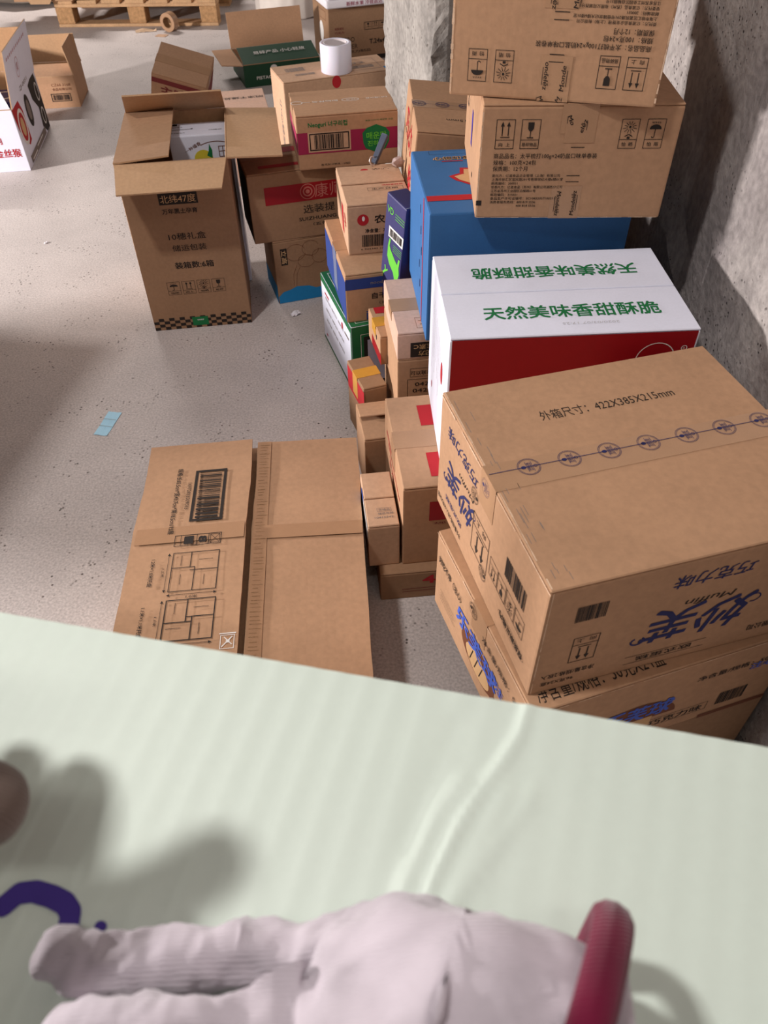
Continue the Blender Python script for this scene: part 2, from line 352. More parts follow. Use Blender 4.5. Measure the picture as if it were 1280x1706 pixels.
def open_carton(key, label, x, y, yaw, wdh, z=0, mat=KRAFT, inner=None, flaps=(), name='open_carton', cat='carton', th=0.004, bottom=True):
    """open box: four wall panels, a bottom panel and flaps; flap = (side, length, angle from flat-inwards, taper)"""
    w, d, h = wdh; inner = inner or mat
    root = empty(name, (x, y, z), (0, 0, yaw), label, cat)
    for (a, b, c, e) in ((-w / 2, -d / 2, w / 2, -d / 2 + th), (-w / 2, d / 2 - th, w / 2, d / 2), (-w / 2, -d / 2 + th, -w / 2 + th, d / 2 - th), (w / 2 - th, -d / 2 + th, w / 2, d / 2 - th)):
        bm = bx(bmesh.new(), a, b, 0, c, e, h, .0012)
        bm.normal_update()
        o = link('side_panel', bm, [mat, inner], root)
        for p in o.data.polygons:   # the liner inside keeps its own paper
            cc = p.center; nn = p.normal
            if nn.x * cc.x + nn.y * cc.y < -1e-5: p.material_index = 1
    if bottom: block('bottom_panel', inner, root, -w / 2 + th, -d / 2 + th, 0, w / 2 - th, d / 2 - th, th)
    for (side, L, ang, tp) in flaps:
        span = w if side in 'fb' else d
        b2 = bmesh.new(); n = 6
        # flap profile in (s, r): s along the crease, r outward from it; tapered free end
        for (r0, r1) in ((0, L),):
            prof = [(-span / 2 + .002, 0), (span / 2 - .002, 0), (span / 2 - tp[1], L), (-span / 2 + tp[0], L)]
        vs = []
        for zz in (0, th):
            for (s_, r_) in prof: vs.append(b2.verts.new((s_, r_, zz)))
        b2.faces.new((vs[3], vs[2], vs[1], vs[0])); b2.faces.new(vs[4:8])
        for i in range(4): b2.faces.new((vs[i], vs[(i + 1) % 4], vs[4 + (i + 1) % 4], vs[4 + i]))
        bmesh.ops.recalc_face_normals(b2, faces=b2.faces[:])
        # r axis points inward at ang = 0
        A = Matrix.Rotation(R(ang), 4, 'X')
        rz = {'f': 0, 'b': 180, 'l': -90, 'r': 90}[side]
        T = {'f': (0, -d / 2, h), 'b': (0, d / 2, h), 'l': (-w / 2, 0, h), 'r': (w / 2, 0, h)}[side]
        o = link('top_flap', b2, [inner, mat], root)
        o.matrix_local = Matrix.Translation(T) @ Matrix.Rotation(R(rz), 4, 'Z') @ A
        # the printed outer side is the one at z = th when folded flat inwards
        for p in o.data.polygons:
            if p.normal.z > .9: p.material_index = 1
    CARTONS[key] = (root, wdh)
    return root

# ================================================================ SETTING
def struct(name, bm, m): return tag(link(name, bm, m), kind='structure')
bm = bmesh.new(); bx(bm, -5.0, -3.0, -0.12, 0.9, 10.0, 0.0); struct('floor', bm, FLOOR)
bm = bmesh.new(); bx(bm, -5.0, -3.0, CEIL, 0.9, 10.0, CEIL + .15); struct('ceiling', bm, CEILM)
bm = bmesh.new(); bx(bm, -5.15, -3.0, -.12, -5.0, 10.0, CEIL + .15); struct('wall_left', bm, CEILM)
bm = bmesh.new(); bx(bm, -5.0, 10.0, -.12, .9, 10.15, CEIL + .15); struct('wall_back', bm, CEILM)
bm = bmesh.new(); bx(bm, -5.0, -3.15, -.12, .9, -3.0, CEIL + .15); struct('wall_front', bm, CEILM)
def rough_wall(name, p0, p1, z1, thick, mat, nx, nz, amp, seed, edge=0.0):
    """upright slab of rough cast concrete from p0 to p1, its face to the left of the direction p0 -> p1 displaced by noise"""
    p0, p1 = Vector(p0), Vector(p1); d = (p1 - p0); L = d.length; d.normalize(); n = Vector((-d.y, d.x, 0))
    b2 = bmesh.new(); G = []
    for i in range(nx + 1):
        row = []
        for j in range(nz + 1):
            s, z = L * i / nx, z1 * j / nz; q = Vector((s * 1.0 + seed, z, seed))
            h = amp * (noise.noise(q * 3.1) + .6 * noise.noise(q * 9.7) + .45 * noise.noise(q * 27.0))
            if edge:   # chipped arrises
                e = min(s, L - s); k = max(0, 1 - e / .05)
                h -= edge * k * (0.6 + 0.9 * abs(noise.noise(q * 14)) + .8 * abs(noise.noise(q * 35)))
            row.append(b2.verts.new(p0 + d * s + n * h + Vector((0, 0, z))))
        G.append(row)
    for i in range(nx):
        for j in range(nz): b2.faces.new((G[i][j], G[i][j + 1], G[i + 1][j + 1], G[i + 1][j]))
    bk = [b2.verts.new(p - n * thick + Vector((0, 0, z))) for p in (p0, p1) for z in (0, z1)]
    b2.faces.new((bk[0], bk[2], bk[3], bk[1]))
    b2.faces.new([G[0][j] for j in range(nz, -1, -1)] + [bk[0], bk[1]]); b2.faces.new([G[nx][j] for j in range(nz + 1)] + [bk[3], bk[2]])
    b2.faces.new([G[i][0] for i in range(nx + 1)] + [bk[2], bk[0]]); b2.faces.new([G[i][nz] for i in range(nx, -1, -1)] + [bk[1], bk[3]])
    o = struct(name, b2, mat)
    for p in o.data.polygons: p.use_smooth = len(p.vertices) == 4
    return o
WX = 0.606
rough_wall('wall_right', (WX, -3.0, 0), (WX, 10.0, 0), CEIL, .2, WALL, 520, 110, .007, 3.0)
# square pillar, its near arris chipped; turned a little from the wall
PY, PA = 2.30, 0.20
P0 = Vector((.142, PY, 0)); pa, pb = Vector((-math.sin(PA), math.cos(PA), 0)), Vector((math.cos(PA), math.sin(PA), 0))
pil = []
bmp = bmesh.new()
def pillar():
    b2 = bmesh.new(); S = .62; nz = 120; nn = 26
    cs = [P0 + pa * S, P0, P0 + pb * S, P0 + pa * S + pb * S]; ring = []
    for k in range(4):
        for i in range(nn): ring.append(cs[k] + (cs[(k + 1) % 4] - cs[k]) * (i / nn))
    ctr = P0 + (pa + pb) * S / 2; rows = []
    for j in range(nz + 1):
        z = CEIL * j / nz; row = []
        for i, p in enumerate(ring):
            o = p - ctr; q = Vector((p.x, p.y, z)); e = min(i % nn, nn - i % nn) / nn * S; kk = max(0, 1 - e / .05)
            h = .004 * (noise.noise(q * 6) + .6 * noise.noise(q * 21)) - kk * (.008 + .022 * abs(noise.noise(q * 16)) + .012 * noise.noise(q * 41))
            row.append(b2.verts.new((p.x + o.x / o.length * h, p.y + o.y / o.length * h, z)))
        rows.append(row)
    m = len(ring)
    for j in range(nz):
        for i in range(m): b2.faces.new((rows[j][i], rows[j][(i + 1) % m], rows[j + 1][(i + 1) % m], rows[j + 1][i]))
    b2.faces.new(rows[0][::-1]); b2.faces.new(rows[nz])
    o = struct('pillar', b2, PILLAR)
pillar()
for x, y, lx, ly, *_ in LAMPS:
    t = empty('ceiling_lamp', (x, y, CEIL), label=None, cat='lamp')
    block('housing', INK_WHITE, t, -lx / 2 - .03, -ly / 2 - .03, -.07, lx / 2 + .03, ly / 2 + .03, 0, bev=.006)
LL = [o for o in COL.objects if o.name.startswith('ceiling_lamp') and o.type == 'EMPTY']
for o, s in zip(LL, ('short white ceiling lamp nearest the viewer, left above', 'long fill lamp added right over the viewer', 'long white ceiling lamp far off, beyond the pallet')): o['label'] = s

# ================================================================ RIGHT-HAND FRONT STACK
carton('R3', 'lowest brown carton of the front right stack, mostly hidden', .378, .728, .29, (.36, .31, .180), 0, KRAFT_DARK)
carton('R2', 'brown carton with blue bubble lettering and cake picture, second in the front right stack', .338, .728, .305, (.422, .342, .179), .180, KRAFT, tape='clear packing tape with stamped seals')
carton('R1', 'large brown carton with blue lettering and round stamped tape, top of the front right stack', .340, .767, .257, (.423, .382, .218), .3595, KRAFT, tape='clear packing tape with a row of round seals')
def seal(k, cu, cv, r=15.5, lw=.6):
    k.ring(cu, cv, r, r, lw); k.ring(cu, cv, r - 2 * lw - .5, r - 2 * lw - .5, lw * .8)
    k.disc(cu - 7.5, cv, 3.6, 2.8, n=12); k.line(cu - 2.6, cv + 9.5, cu - 2.6, cv - 9.5, .6); k.line(cu + 5.2, cv + 9.5, cu + 5.2, cv - 9.5, .6)
    k.text(cu - .2, cv, 4.2, '顺丰速运', rot=-90, wd=15); k.text(cu + 3.2, cv, 2.2, '感谢支持', rot=-90, wd=15); k.ring(cu + 9, cv, 2.6, 2.6, .7)
def f(k):
    for i in range(7): seal(k, 57 + i * 57.2, 198)
    k.line(2, 198, 420, 198, 1.0)
ink('R1', 'top', INK_NAVY, f, 'tape_print', off=.0012)
def f(k):
    k.text(215, 290, 22, '外箱尺寸：422X385X215mm', wd=205, bold=.004)
ink('R1', 'top', INK_BLACK, f)
def f(k):   # scuffs rubbed along the left crease
    rr = random.Random(4)
    for i in range(26):
        u = rr.choice([8, 13, 19, 22, 31]) + rr.uniform(-1, 1); v = rr.uniform(8, 350); k.rect(u, v, u + .7, v + rr.uniform(6, 28))
ink('R1', 'top', INK_GREY, f, 'scuff_mark', off=.0004)
def muffin(k, cx, cy, s=1.0):
    k.text(cx - 42 * s, cy + 2, 74 * s, '妙', wd=72 * s, bold=.016, shear=.25); k.text(cx + 34 * s, cy - 2, 74 * s, '芙', wd=70 * s, bold=.016, shear=.25)
    k.ring(cx + 76 * s, cy + 22 * s, 11 * s, 9 * s, 3 * s, -60, 230); k.ring(cx - 84 * s, cy - 16 * s, 10 * s, 9 * s, 2 * s, 60, 330)
def f(k):   # front is stood on its head, so the print is too
    muffin(k, 206, 128, .98)
    k.text(203, 40, 26, '巧克力味', wd=110, bold=.012, shear=.2)
    k.disc(70, 128, 24, 24, n=24)
ink('R1', 'front', INK_NAVY, f, flip=True, label='navy brand lettering printed upside down')
def f(k):
    k.text(196, 88, 17, 'Muffin', wd=70, bold=.0, shear=.4); k.line(170, 184, 290, 184, .8); k.line(170, 200, 290, 200, .8); k.text(232, 192, 11, '欧式蛋糕', wd=82, bold=.01)
    k.bars(342, 42, 383, 72, 5); k.symbol('up', 340, 106, 36, 54, '', 1.0); k.text(358, 114, 9, '向  上', wd=26, bold=.0)
    k.text(372, 182, 11, '净含量/规格:2枚入', wd=74); k.text(385, 198, 9, '96克X24盒', wd=46); k.text(72, 186, 14, '食品有限公司', wd=70)
ink('R1', 'front', INK_BLACK, f, flip=True)
def f(k):
    muffin(k, 290, 118, .74); k.text(285, 42, 24, '巧克力味', wd=120, bold=.012, shear=.2); k.text(305, 170, 11, '欧式蛋糕', wd=70)
ink('R1', 'left', INK_NAVY, f, flip=True, label='navy brand lettering printed upside down')
def f(k):
    k.text(262, 82, 12, 'Muffin', wd=60, bold=0, shear=.4); k.text(322, 195, 11, '净含量/规格:2枚入 96克X24盒', wd=105)
    k.symbol('up', 166, 92, 62, 74, '', 1.2); k.text(197, 103, 11, '向  上', wd=34)
    for i, q in enumerate(('rain', 'sun', 'glass', 'up')):
        k.frame(40 + i * 30, 112, 68 + i * 30, 148, .9); k.symbol(q, 40 + i * 30, 112, 28, 36, '', .7)
    k.bars(48, 62, 112, 98, 3); k.text(70, 176, 13, '保质期见箱内', wd=78, bold=.02); k.ring(70, 176, 44, 10, .6)
    seal(k, 178, 172, 13); seal(k, 230, 66, 13)
ink('R1', 'left', INK_BLACK, f, flip=True)
def f(k):
    seal(k, 14, 183 + 8, 13)
ink('R1', ((-.2122, .191, 0), (0, -1, 0), (0, 0, 1), .382, .218), INK_NAVY, lambda k: seal(k, 184, 196, 14), 'tape_print')
WORN = flat('worn_paper_edge', srgb(214, 182, 154), .9, .2)
def worn(key, face, lines, seed, sc=1.0):
    rr = random.Random(seed)
    def f(k):
        for (u0, v0, u1, v1, lw) in lines:
            n_ = 26
            for i in range(n_):
                if rr.random() < .12: continue
                t0, t1 = i / n_, (i + 1) / n_ + .004; w_ = lw * rr.uniform(.4, 1.25)
                k.line(u0 + (u1 - u0) * t0, v0 + (v1 - v0) * t0, u0 + (u1 - u0) * t1, v0 + (v1 - v0) * t1, w_)
    return ink(key, face, WORN, f, 'worn_edge', off=.0003, sc=sc)
worn('R1', 'left', ((0, 213.5, 382, 213.5, 2.6),), 1); worn('R1', 'top', ((3.2, 4, 3.2, 378, 1.6),), 2); worn('R1', 'front', ((4, 3, 4, 214, 1.6),), 3)
worn('R2', 'left', ((0, 174.5, 342, 174.5, 2.4),), 4); worn('R2', 'front', ((2, 174.5, 420, 174.5, 1.4),), 5)
# second carton of that stack
def f(k): k.text(262, 128, 46, '乐芙球', wd=128, bold=.03, shear=.2); k.text(76, 58, 20, '注心宅', wd=80, bold=.02)
ink('R2', 'front', INK_BLUE, lambda k: (k.text(175, 82, 40, '乐芙球', wd=116, bold=.03, shear=.2), k.text(385, 118, 18, '注心宅', wd=64, bold=.02)), off=.0011, label='bright blue bubble lettering')
ink('R2', 'front', INK_BROWN, lambda k: (k.disc(178, 58, 66, 46, 0, 180), k.rect(300, 0, 420, 10)), 'picture_shape')
ink('R2', 'front', INK_TAN, lambda k: (k.rect(150, 36, 206, 62),), 'picture_shape', off=.0009)
def f(k):
    k.text(252, 36, 17, '巧克力味', wd=92); k.frame(196, 26, 306, 48, .8); k.bars(322, 28, 372, 62, 6); k.text(330, 128, 13, '净含量/规格：50克', wd=135); k.text(70, 128, 13, '蛋糕', wd=36); k.text(178, 48, 14, '巧心', wd=34)
ink('R2', 'front', INK_BLACK, f)
ink('R2', 'top', INK_BLACK, lambda k: k.text(110, 24, 30, '净含量/规格：50克X24盒', wd=190, bold=.004), flip=False)
def f(k): k.text(170, 92, 42, '乐芙球', wd=150, bold=.03, rot=0); k.text(282, 98, 24, '注心宅', wd=80, bold=.02)
ink('R2', 'left', INK_BLUE, f, off=.0012, label='bright blue bubble lettering')
ink('R2', 'left', INK_BROWN, lambda k: (k.disc(180, 66, 62, 34), k.disc(240, 52, 12, 12)), 'picture_shape')
ink('R2', 'left', INK_TAN, lambda k: (k.disc(182, 58, 44, 24),), 'picture_shape', off=.0009)
def f(k):
    k.text(60, 128, 17, '好吃不停（注心）', wd=92, bold=.02)
    for i in range(4): k.line(26, 62 - i * 7, 84 + (i % 2) * 8, 62 - i * 7, .7)
    for i in range(3): k.line(156 + i * 18, 44, 164 + i * 18, 74, 2)
    k.text(255, 140, 14, '净含量/规格：50克', wd=135); seal(k, 150, 158, 14)
ink('R2', 'left', INK_BLACK, f, off=.0014)

# ================================================================ WHITE AND RED BOX, BOX WITH RED PATCHES, LOW BOXES
carton('Q', 'low brown carton marked with a red 4, under the box with red patches', .128, 1.050, .093, (.29, .14, .081), 0, KRAFT_DARK)
ink('Q', 'front', INK_RED, lambda k: k.text(98, 56, 34, '4', wd=24, bold=.03))
ink('Q', 'front', INK_MAROON, lambda k: (k.line(44, 30, 200, 32, 1.5), k.line(44, 22, 190, 24, 1.5)))
carton('P', 'brown carton with dark red patches on top and front, beside the white and red box', .204, 1.148, .110, (.37, .27, .209), .081, KRAFT, tape='clear packing tape across the top')
ink('P', 'top', INK_RED, lambda k: (k.rect(60, 172, 130, 236), k.rect(56, 26, 130, 92)), 'printed_patch')
ink('P', 'front', INK_DKRED, lambda k: k.rect(50, 120, 130, 170), 'printed_patch')
ink('P', 'left', INK_RED, lambda k: (k.rect(36, 150, 150, 156), k.rect(60, 136, 230, 140), k.text(110, 112, 22, '卫龙', wd=70)), 'printed_lettering')
ink('P', 'front', INK_MAROON, lambda k: k.text(84, 112, 6, '规格', wd=50))
carton('L', 'small pale box stamped with a batch number, beside the box with red patches', -.0090, 1.067, .110, (.061, .150, .115), .081, KRAFT_PALE)
ink('L', 'top', INK_GREY, lambda k: (k.text(34, 22, 7, '10410342', wd=36, rot=0), k.text(38, 32, 6, '储运包装', wd=30), k.text(36, 42, 6, '合格品', wd=22), k.frame(22, 37, 50, 47, .6)), flip=False)
ink('L', 'left', INK_BLUE, lambda k: k.rect(36, 95, 66, 112), 'printed_patch')
ink('L', 'left', INK_WHITE, lambda k: k.rect(68, 70, 146, 112), 'printed_patch')
carton('K', 'tan box with a raised top flap, behind the small stamped box', -.010, 1.342, .163, (.082, .13, .170), 0, KRAFT, lift=(0, .012))
carton('W1', 'white box with green lettering on top and dark red front', .300, 1.169, .046, (.399, .268, .292), .290, WHITE_CARD)
ink('W1', 'front', INK_DKRED, lambda k: k.rect(4, 3, 395, 289), 'red_band')
ink('W1', 'front', INK_WHITE, lambda k: (k.ring(335, 238, 32, 32, 1.6), k.ring(379, 258, 5, 5, 1.2), k.text(379, 258, 5, 'R', bold=.01)), off=.0011)
def f(k):
    k.text(207, 68, 40, '天然美味香甜酥脆', wd=288, bold=.02)
    k.text(206, 196, 40, '天然美味香甜酥脆', wd=288, bold=.02, rot=180)
ink('W1', 'top', INK_GREEN, f)
ink('W1', 'top', flat('faint_stamp', srgb(196, 194, 198)), lambda k: k.text(230, 30, 9, '2020/03/07 17:25', wd=92, bold=0, rot=180))
def f(k):
    for i in range(7): k.line(50 + i * 20, 250 - i * 6, 52 + i * 20, 90 + (i * 37) % 60, 1.2)
ink('W1', 'left', INK_GREY, f)
ink('W1', 'left', INK_RED, lambda k: (k.disc(196, 176, 12, 22), k.disc(66, 60, 4, 8)))

t = empty('light_block_sheet', (.315, 1.331, 0), (0, 0, .05), 'unseen brown card sheet added to block light behind the white and red box', 'carton')  # unseen sheet, added to stop light passing through the gap
for k in (0, 1): block('panel', KRAFT_DARK, t, -.20 + .2005 * k, -.003 , .0, .0 + .2005 * k, .003, .535, bev=.001)

# ================================================================ NARROW BOXES BETWEEN
carton('H2', 'tan box stamped 0421 0422, under the pale pink vitamin drink box', .063, 1.489, .116, (.085, .224, .305), 0, KRAFT)
ink('H2', 'front', INK_BLACK, lambda k: (k.text(52, 268, 12, '可以联系', wd=46), k.frame(28, 258, 84, 280, .8), k.text(58, 238, 14, '0421', wd=38), k.text(56, 221, 14, '0422', wd=44), k.frame(22, 205, 84, 252, 1)), flip=False)
carton('H1', 'pale pink topped box with a black vitamin label, left of the white and red box', .063, 1.489, .116, (.085, .224, .064), .305, KRAFT_PINK, tape='brown packing tape across the top', seam='u')
ink('H1', 'front', INK_BLACK, lambda k: k.rect(28, 4, 84, 40), 'label_panel')
ink('H1', 'front', INK_TAN, lambda k: (k.text(56, 29, 13, '生素C', wd=42, rot=180), k.text(60, 13, 13, '配方', wd=30, rot=180)), off=.001)
ink('H1', 'top', INK_BROWN, lambda k: (k.frame(44, 16, 80, 56, .8), k.line(50, 44, 76, 44, 1.6), k.line(52, 30, 74, 30, 1.6)))
carton('J', 'low tan box with red side and yellow tape, on the floor', -.036, 1.507, .335, (.058, .125, .180), 0, KRAFT_DARK, tape='yellow packing tape', tape_mat=TAPE_YELLOW, tape_w=.035)
ink('J', 'left', INK_RED, lambda k: k.rect(4, 110, 128, 172), 'red_band', off=.0003)
carton('I', 'slim tan box with red side band and yellow tape, standing over the low red-sided box', .000, 1.600, .218, (.034, .130, .078), .1805, KRAFT, tape='yellow packing tape', tape_mat=TAPE_YELLOW, tape_w=.04)
ink('I', 'left', INK_DKRED, lambda k: k.rect(40, 4, 138, 32), 'red_band', off=.0003)
ink('I', 'left', INK_BLACK, lambda k: (k.disc(48, 62, 4, 7), k.disc(92, 54, 4, 7)), off=.0005)
ink('I', 'top', INK_RED, lambda k: k.rect(12, 100, 40, 128), 'printed_patch')
# leaning navy box with green figures
t = carton('G', 'navy blue box with lime green figures and white barcode label, leaning by the blue box', 0, 0, 0, (.050, .085, .255), 0, NAVY_CARD, flaps=False)
t.matrix_world = Matrix.Translation((.05, 1.682, .394)) @ (Matrix.Rotation(.496, 4, 'Z') @ Matrix.Rotation(.102, 4, 'X') @ Matrix.Rotation(.046, 4, 'Y')) @ Matrix.Translation((0, 0, -.1275))
ink('G', 'left', INK_WHITE, lambda k: (k.rect(22, 160, 86, 186), k.rect(1, 2, 10, 22)), 'barcode_label', off=.0006)
ink('G', 'left', INK_BLACK, lambda k: (k.bars(27, 164, 82, 182, 9), k.rect(3, 5, 8, 19)), off=.0010)
def f(k):
    k.poly([(24, 140), (28, 158), (33, 156), (31, 140), (38, 132), (58, 118), (70, 112), (74, 128), (80, 128), (78, 108), (82, 92), (76, 70), (66, 66), (56, 84), (36, 96), (24, 112)])
    k.stroke([(12, 60), (22, 72)], 5); k.stroke([(22, 72), (18, 84)], 4); k.stroke([(20, 68), (32, 78)], 4); k.stroke([(12, 60), (8, 30)], 6)
    k.text(22, 222, 22, 'VD', wd=26, bold=.01)
    for i in range(3): k.line(44, 224 - i * 6, 84, 224 - i * 6, 1.2)
    for i in range(4): k.line(46, 150 - i * 5, 84, 150 - i * 5, .9)
ink('G', 'left', INK_LIME, f, label='lime green figures and lettering')
ink('G', 'top', INK_WHITE, lambda k: (k.line(1, 3, 54, 3, .8),))

# ================================================================ BLUE BOX AND THE TALL STACK AT THE WALL
carton('B0', 'plain brown carton hidden under the blue box', .294, 1.508, .078, (.32, .26, .368), 0, KRAFT_DARK)
carton('B1', 'bright blue box with a red stripe and lotus picture, under the biscuit cartons', .267, 1.505, .078, (.377, .293, .266), .3695, BLUE_CARD, flaps=False)
ink('B1', 'top', INK_RED, lambda k: (k.rect(4, 60, 434, 86),), 'red_stripe', sc=.86)
ink('B1', 'left', INK_RED, lambda k: (k.rect(250, 2, 259, 306),), 'red_stripe', sc=.86)
def lotus(k, cx, cy, s):
    for i, a in enumerate((-72, -36, 0, 36, 72)):
        c, sn = math.cos(R(a + 90)), math.sin(R(a + 90)); L = s * (1.0 if i == 2 else .92)
        P = [(0, 0), (.2, .15), (.3, .35), (.31, .55), (.22, .78), (.08, .92), (0, 1), (-.08, .92), (-.22, .78), (-.31, .55), (-.3, .35), (-.2, .15)]
        k.poly([(cx + (p[1] * c - p[0] * sn) * L, cy + (p[1] * sn + p[0] * c) * L) for p in P])
    k.poly([(cx - s * .7, cy), (cx + s * .7, cy), (cx + s * .4, cy - s * .3), (cx - s * .4, cy - s * .3)])
ink('B1', 'top', INK_RED, lambda k: lotus(k, 152, 158, 96), 'lotus_outline', off=.0004, sc=.86)
ink('B1', 'top', INK_TAN, lambda k: (lotus(k, 152, 158, 82), k.text(90, 285, 20, '心相印食', wd=88, bold=.05)), 'lotus_picture', off=.0009, sc=.86)
ink('B1', 'top', INK_BLACK, lambda k: (k.text(90, 285, 17, '心相印食', wd=84, bold=.01), k.frame(40, 310, 170, 330, .8)), off=.0013, sc=.86)
ink('B1', 'top', INK_RED, lambda k: k.rect(64, 266, 114, 270), off=.0009, sc=.86)
def f(k):
    for i in range(5): k.rect(200 + (i % 3) * 14, 250 - i * 44, 206 + (i % 3) * 14, 270 - i * 44)
ink('B1', 'left', INK_NAVY, f, sc=.86)
carton('M1', 'upright biscuit carton with handling symbols, on the blue box', .337, 1.490, -.031, (.324, .34, .188), .636, KRAFT, tape='brown packing tape with script lettering', seam='v')
carton('M2', 'biscuit carton with upside-down print, topmost of the wall stack', .317, 1.494, -.240, (.327, .34, .188), .8255, KRAFT, tape='brown packing tape with script lettering', seam='v')
def mond(k):
    k.symbol('up', 28, 138, 36, 54, '向  上', 1.1); k.symbol('glass', 76, 138, 36, 54, '易碎物品', 1.1)
    k.symbol('sun', 264, 138, 34, 54, '怕  晒', 1.0); k.symbol('rain', 312, 138, 35, 54, '怕  雨', 1.0)
    for i, (s, wdt, sz) in enumerate((('商品品名：太平梳打100g×24奶盐口味单卷装', 200, 10.5), ('规格：100克×24包', 84, 10.5), ('保质期：12个月', 68, 10.5))):
        k.text(28 + wdt / 2, 124 - i * 11.8, sz, s, wd=wdt, bold=.008)
    L = (('委托方：亿滋食品企业管理（上海）有限公司', 134), ('上海市徐汇区富民路291号悟锦世纪大楼6楼01室', 141), ('邮政编码：200031', 52), ('受委托方：亿滋食品（苏州）有限公司湖西分公司', 142),
         ('江苏省苏州工业园区白榆路51号', 90), ('邮政编码：215021', 54), ('食品生产许可证编号：SC10832057100331', 130), ('消费者服务热线：800 819 5536', 92), ('400 818 5536', 40))
    for i, (s, wdt) in enumerate(L):
        k.text(28 + wdt / 2 + (53 if i == 8 else 0), 87 - i * 7.6, 6.2, s, wd=wdt, bold=.012)
    for a in ((188, 152), (188, 140), (188, 86), (188, 74)): k.rect(a[0] - 13, a[1], a[0] + 13, a[1] + 1.4)
ink('M1', 'front', INK_BLACK, lambda k: (mond(k), k.rect(0, 27, 11, 37)), sc=.86)
ink('M2', 'front', INK_BLACK, mond, flip=True, sc=.86)
def tape_txt(k, v0, parts):
    for (u, v, s, rot, wd) in parts:
        k.text(u, v, 12, s, rot=rot, wd=wd, bold=.012, shear=.15)
        dx = 7 if rot > 0 else -7
        k.line(u + dx, v - wd * .32, u + dx, v + wd * .32, 1.0)
ink('M1', 'front', TAPE_CLEAR, lambda k: (k.rect(150, 0, 210, 66), k.rect(150, 166, 210, 219)), 'tape', off=.0005, sc=.86)
ink('M2', 'front', TAPE_CLEAR, lambda k: (k.rect(165, 0, 222, 76), k.rect(165, 160, 222, 219)), 'tape', off=.0005, sc=.86)
ink('M1', 'front', INK_BLACK, lambda k: tape_txt(k, 0, ((166, 30, 'Mondelēz', -90, 50), (196, 32, 'Mondelēz', 90, 50), (168, 190, 'Mo', -60, 18), (192, 180, 'elēz', 75, 24))), 'tape_print', off=.0012, sc=.86)
ink('M2', 'front', INK_BLACK, lambda k: tape_txt(k, 0, ((178, 42, 'ondelēz', -90, 46), (208, 40, 'Monde', 90, 42), (178, 170, 'ondelēz', -90, 46), (214, 172, 'Mondel', 90, 44), (172, 4, 'M', -60, 8), (204, 4, 'M', 60, 8))), 'tape_print', off=.0012, sc=.86)
worn('M1', 'front', ((2, 6, 2, 212, 3.0), (4, 2, 370, 2, 1.6)), 6, .86); worn('M2', 'front', ((2, 6, 2, 212, 4.5), (378, 8, 378, 212, 2.5)), 7, .86)
ink('M1', 'left', INK_PURPLE, lambda k: (k.rect(180, 70, 205, 140),), 'printed_patch', sc=.86)
ink('M1', 'left', INK_BLACK, lambda k: (k.rect(249, 27, 260, 37), k.text(60, 150, 40, '饼干', rot=90, wd=90), k.line(110, 40, 112, 150, 1.4)), sc=.86)
carton('B2', 'slim brown carton added unseen behind the blue box to block light', .318, 1.748, .04, (.36, .09, .565), 0, KRAFT_DARK)  # unseen filler, added to keep side light off the wall
carton('C0', 'plain brown carton hidden behind the blue box at the pillar', .302, 2.000, .016, (.32, .32, .350), 0, KRAFT_DARK)
t = carton('C1', 'brown carton with red side writing and stamped tape, against the pillar', 0, 0, 0, (.40, .36, .215), 0, KRAFT, tape='clear packing tape with round blue seals')
t.matrix_world = Matrix.Translation((.274, 2.004, .484)) @ (Matrix.Rotation(.016, 4, 'Z') @ Matrix.Rotation(.001, 4, 'X') @ Matrix.Rotation(.094, 4, 'Y')) @ Matrix.Translation((0, 0, -.1075))
def f(k):
    for i in range(5): seal(k, 16 + i * 57, 180, 17, 1.3)
    k.line(2, 180, 398, 180, .8)
ink('C1', 'top', INK_NAVY, f, 'tape_print', off=.0012)
ink('C1', 'top', INK_BLACK, lambda k: k.text(150, 84, 20, '422X385X215mm', wd=150, rot=180, bold=.005))
ink('C1', 'left', INK_RED, lambda k: (k.text(170, 150, 70, '巧克力', wd=190, bold=.03), k.text(300, 80, 60, '味', wd=80, bold=.03)))
ink('C1', 'left', INK_BLACK, lambda k: (k.text(70, 120, 14, '净含量', wd=50),))

# ================================================================ MIDDLE STACKS
carton('F', 'white box with green edges on the floor, under the blue-sided noodle carton', -.017, 1.834, .309, (.215, .294, .203), 0, WHITE_CARD, flaps=False)
ink('F', 'front', GREEN_CARD, lambda k: k.rect(1, 1, 214, 202), 'green_panel', off=.0003)
ink('F', 'front', INK_WHITE, lambda k: (k.frame(24, 14, 190, 178, 1.2),), off=.0007)
ink('F', 'front', INK_BLACK, lambda k: k.rect(32, 22, 182, 170), 'panel_border', off=.0007)
ink('F', 'front', flat('lilac_panel', srgb(190, 184, 204)), lambda k: k.rect(42, 32, 172, 160), 'printed_patch', off=.0011)
ink('F', 'top', GREEN_CARD, lambda k: k.rect(1, 1, 214, 293), 'green_panel', off=.0003)
ink('F', 'top', INK_WHITE, lambda k: (k.frame(16, 14, 200, 280, 1.4), k.rect(50, 30, 180, 46)), off=.0007)
ink('F', 'left', GREEN_CARD, lambda k: (k.rect(1, 182, 293, 202), k.rect(1, 1, 293, 10), k.rect(285, 1, 293, 202)), 'green_panel', off=.0003)
def f(k):
    for i in range(9): k.text(70 + (i % 3) * 62, 150 - (i // 3) * 34, 9, '有机农产品认证', wd=52, bold=.02)
    k.rect(230, 150, 270, 156)
ink('F', 'left', INK_GREY, f)
ink('F', 'left', INK_RED, lambda k: (k.rect(40, 160, 82, 166), k.disc(210, 160, 7, 10), k.rect(30, 24, 44, 30)))
